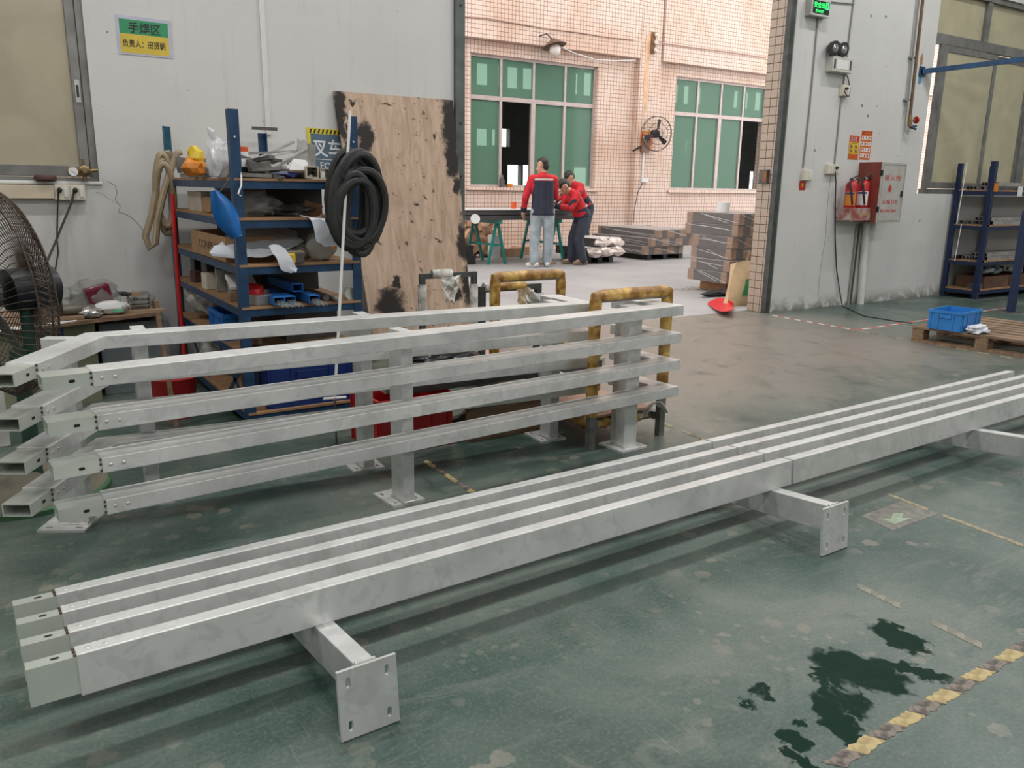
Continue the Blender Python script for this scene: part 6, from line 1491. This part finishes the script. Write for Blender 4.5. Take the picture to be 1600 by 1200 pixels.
def fused(name, parts, m_, parent, M, vox=.012, it=6, ell=()):
    g = G()
    for a, ra, b, rb in parts: cap(g, a, ra, b, rb)
    for c, r_ in ell: g.blob(c, r_, 3)
    g.xf(M)
    o = obj(name, g, m_, parent, smooth=True)
    md = o.modifiers.new('fuse', 'REMESH'); md.mode = 'VOXEL'; md.voxel_size = vox; md.use_smooth_shade = True
    s_ = o.modifiers.new('soften', 'SMOOTH'); s_.factor = .5; s_.iterations = it
    return o
def V(*a): return Vector(a)
def hand(w, d, side):
    """palm and five fingers from wrist w along direction d, slightly curled"""
    d = Vector(d).normalized(); s_ = Vector(side).normalized(); n_ = d.cross(s_).normalized()
    out = [(w, .026, w+d*.07, .030)]
    for k, ln in enumerate((.060, .072, .078, .070)):
        b = w+d*.085+s_*(.036-.024*k); out.append((b, .0085, b+d*ln*.55+n_*.012, .008)); out.append((b+d*ln*.55+n_*.012, .008, b+d*ln*.85+n_*.035, .007))
    b = w+d*.03+s_*.036; out += [(b, .011, b+d*.04+s_*.02+n_*.012, .009), (b+d*.04+s_*.02+n_*.012, .009, b+d*.068+s_*.016+n_*.028, .008)]
    return out
def person(label, loc, heading, J, trousers, shoe, panel, hem=.0):
    """J: joints in a local frame, x right, y forward, z up"""
    M = Matrix.Translation(loc) @ Matrix.Rotation(heading, 4, 'Z')
    t = thing('person', label, 'person', loc)
    J = {k: Vector(v) for k, v in J.items()}
    hd, nk, ch, wa, pe = J['head'], J['neck'], J['chest'], J['waist'], J['pelvis']
    up = (hd-nk).normalized(); fw = Vector(J['look']).normalized(); rt = fw.cross(up).normalized(); fw = up.cross(rt).normalized()
    parts = [(nk-up*.06, .055, hd-up*.06, .052), (hd-up*.035+fw*.02, .072, hd+up*.04-fw*.012, .092), (hd-up*.085+fw*.045, .040, hd-up*.05+fw*.045, .05), (hd-up*.005+fw*.088, .011, hd-up*.03+fw*.106, .014),
             (ch, .10, wa, .09), (wa, .09, pe, .10)]
    for s_ in (-1, 1): parts.append((hd+rt*s_*.088-up*.025, .014, hd+rt*s_*.092+up*.02-fw*.012, .017))
    for sd in 'lr':
        sh, el, wr, hp, kn, an = (J[k+sd] for k in ('sh', 'el', 'wr', 'hip', 'kn', 'an'))
        parts += [(ch, .07, sh, .05), (sh, .045, el, .038), (el, .036, wr, .026), (pe, .08, hp, .075), (hp, .072, kn, .050), (kn, .046, an, .034), (an, .034, an+Vector(J['toe'+sd]).normalized()*.13-V(0, 0, .045), .028)]
        dd = (wr-el).normalized(); parts += hand(wr, dd, (rt if sd == 'l' else -rt))
    body = fused('body', parts, M_skin, t, M, .0085, 3)
    for s_ in (-1, 1): obj('eye', G().blob(hd+fw*.083+rt*s_*.033+up*.006, (.010, .010, .007), 1).xf(M), M_black, t)
    obj('mouth', G().obox((0, 0, 0), (.04, .008, .007)).xf(M @ basis(hd-up*.062+fw*.088, rt, fw, up)), mat('lip_red', (.30, .10, .08), .5), t)
    g = G()
    hp_ = [(hd+up*.055-fw*.010, .088, hd+up*.05-fw*.026, .092), (hd-up*.005-fw*.045, .072, hd+up*.05-fw*.036, .082), (hd+up*.098+fw*.045, .032, hd+up*.10-fw*.02, .046)]
    fused('hair', hp_, M_hair, t, M, .010, 2)
    ax_ = (nk-pe).normalized(); jb = pe+ax_*hem
    jp = [(nk-up*.055, .075, nk-up*.02, .068), (ch, .128, wa, .125), (wa, .125, jb+ax_*.12, .138)]
    shc = (J['shl']+J['shr'])/2; sdv = (J['shr']-J['shl']).normalized(); bk = sdv.cross(ax_).normalized()
    if bk.dot(Vector((0, 1, 0))) > 0: bk = -bk
    for sd in 'lr':
        sh, el, wr = (J[k+sd] for k in ('sh', 'el', 'wr'))
        side = (sh-shc).normalized()
        jp += [(nk-up*.05, .065, sh-side*.02, .070), (ch+side*.075, .106, wa+side*.072, .102), (sh-side*.015, .072, el, .058), (el, .056, wr-(wr-el).normalized()*.01, .048), (wa+side*.072, .102, jb+ax_*.10+side*.080, .110)]
    fused('jacket', jp, M_jred, t, M, .012, 5)
    A = ch+ax_*panel; B = jb
    g = G()
    for s_ in (-.072, 0, .072): g.tube([A+sdv*s_*.95-bk*.0, wa+sdv*s_, B+sdv*s_*1.03], [.112 if s_ else .135, .109 if s_ else .134, .121 if s_ else .150], 16)
    o = obj('jacket_panel', g.xf(M), M_navy, t, smooth=True)
    md = o.modifiers.new('fuse', 'REMESH'); md.mode = 'VOXEL'; md.voxel_size = .011; md.use_smooth_shade = True
    md = o.modifiers.new('soften', 'SMOOTH'); md.factor = .5; md.iterations = 3
    for sd in 'lr':
        el, wr = J['el'+sd], J['wr'+sd]; obj('cuff', cap(G(), el.lerp(wr, .80), .052, el.lerp(wr, .95), .050).xf(M), M_navy, t, smooth=True)
        sh = J['sh'+sd]; obj('sleeve_stripe', cap(G(), sh.lerp(el, .45)+(sh-shc).normalized()*.016-bk*.01, .048, el.lerp(wr, .2)+(sh-shc).normalized()*.010, .044).xf(M), M_navy, t, smooth=True)
    rows = [[A+ax_*(.004+.026*j)+sdv*(.165*math.sin(k*.26))+bk*(.142*math.cos(k*.26)) for j in (0, 1)] for k in range(-5, 6)]
    obj('reflective_strip', G().sheet(rows, .006).xf(M), M_refl, t, smooth=True)
    tp = [(pe+V(0, 0, .06), .132, pe-V(0, 0, .02), .135)]
    for sd in 'lr':
        hp, kn, an = J['hip'+sd], J['kn'+sd], J['an'+sd]
        tp += [(pe-V(0, 0, .02), .10, hp, .106), (hp, .106, kn, .090), (kn, .088, kn.lerp(an, .55), .084), (kn.lerp(an, .55), .084, an+V(0, 0, .0), .080)]
    fused('trousers', tp, trousers, t, M, .013, 4)
    for sd in 'lr':
        an = J['an'+sd]; td = Vector(J['toe'+sd]); td.z = 0; td.normalize(); b = V(an.x, an.y, .0)
        fused('shoe', [(b-td*.055+V(0, 0, .045), .044, b+td*.02+V(0, 0, .05), .045), (b+td*.02+V(0, 0, .045), .043, b+td*.155+V(0, 0, .036), .034), (b-td*.06+V(0, 0, .012), .012, b+td*.16+V(0, 0, .012), .012), (b-td*.045+td.cross(V(0, 0, 1))*.028+V(0, 0, .012), .012, b+td*.15+td.cross(V(0, 0, 1))*.028+V(0, 0, .012), .012), (b-td*.045-td.cross(V(0, 0, 1))*.028+V(0, 0, .012), .012, b+td*.15-td.cross(V(0, 0, 1))*.028+V(0, 0, .012), .012)], shoe, t, M, .010, 3)
    return t
# standing worker seen from behind, head turned to the left, left hand on the panel edge
JS = dict(head=(-.01, .045, 1.605), neck=(0, .02, 1.485), chest=(0, 0, 1.30), waist=(0, -.005, 1.08), pelvis=(0, -.01, .93), look=(-.85, .5, -.12),
          shl=(-.195, .01, 1.40), ell=(-.275, .03, 1.12), wrl=(-.285, .16, .905), shr=(.195, .02, 1.40), elr=(.235, .14, 1.14), wrr=(.13, .35, 1.03),
          hipl=(-.095, -.01, .90), knl=(-.115, .03, .50), anl=(-.125, -.02, .09), toel=(-.55, .85, 0), hipr=(.095, -.01, .90), knr=(.115, .04, .50), anr=(.105, .06, .09), toer=(.1, 1, 0))
person('worker in red and navy jacket and pale jeans standing with his back turned', (7.735, 11.06, 0), R(-24), JS, M_jean, M_shoe, .075, -.10)
# bending worker facing left over the trestle
JB = dict(head=(0, .29, 1.285), neck=(0, .19, 1.215), chest=(0, .09, 1.07), waist=(0, .0, .91), pelvis=(0, -.05, .79), look=(0, .85, -.55),
          shl=(-.185, .13, 1.16), ell=(-.22, .24, .95), wrl=(-.13, .47, .975), shr=(.185, .13, 1.16), elr=(.22, .24, .95), wrr=(.13, .46, .975),
          hipl=(-.09, -.05, .77), knl=(-.10, .05, .44), anl=(-.12, -.03, .09), toel=(-.1, 1, 0), hipr=(.09, -.05, .77), knr=(.10, .07, .44), anr=(.10, .08, .09), toer=(.1, 1, 0))
person('worker in red jacket and dark trousers bending over the trestle table', (8.60, 11.20, 0), R(74), JB, M_dtr, M_bshoe, -.17, -.02)
JC = dict(JB); JC.update(head=(0, .36, 1.45), neck=(0, .28, 1.37), chest=(0, .17, 1.22), waist=(0, .03, 1.02), pelvis=(0, -.05, .90), look=(0, .8, -.6), shl=(-.185, .22, 1.30), shr=(.185, .22, 1.30), ell=(-.24, .36, 1.08), elr=(.24, .36, 1.08), wrl=(-.14, .58, 1.02), wrr=(.14, .58, 1.02), hipl=(-.09, -.05, .88), hipr=(.09, -.05, .88), knl=(-.10, .04, .48), knr=(.10, .06, .48))
person('worker mostly hidden behind the bending one, dark hair and red collar showing', (9.86, 12.72, 0), R(90), JC, M_dtr, M_bshoe, -.15, -.02)
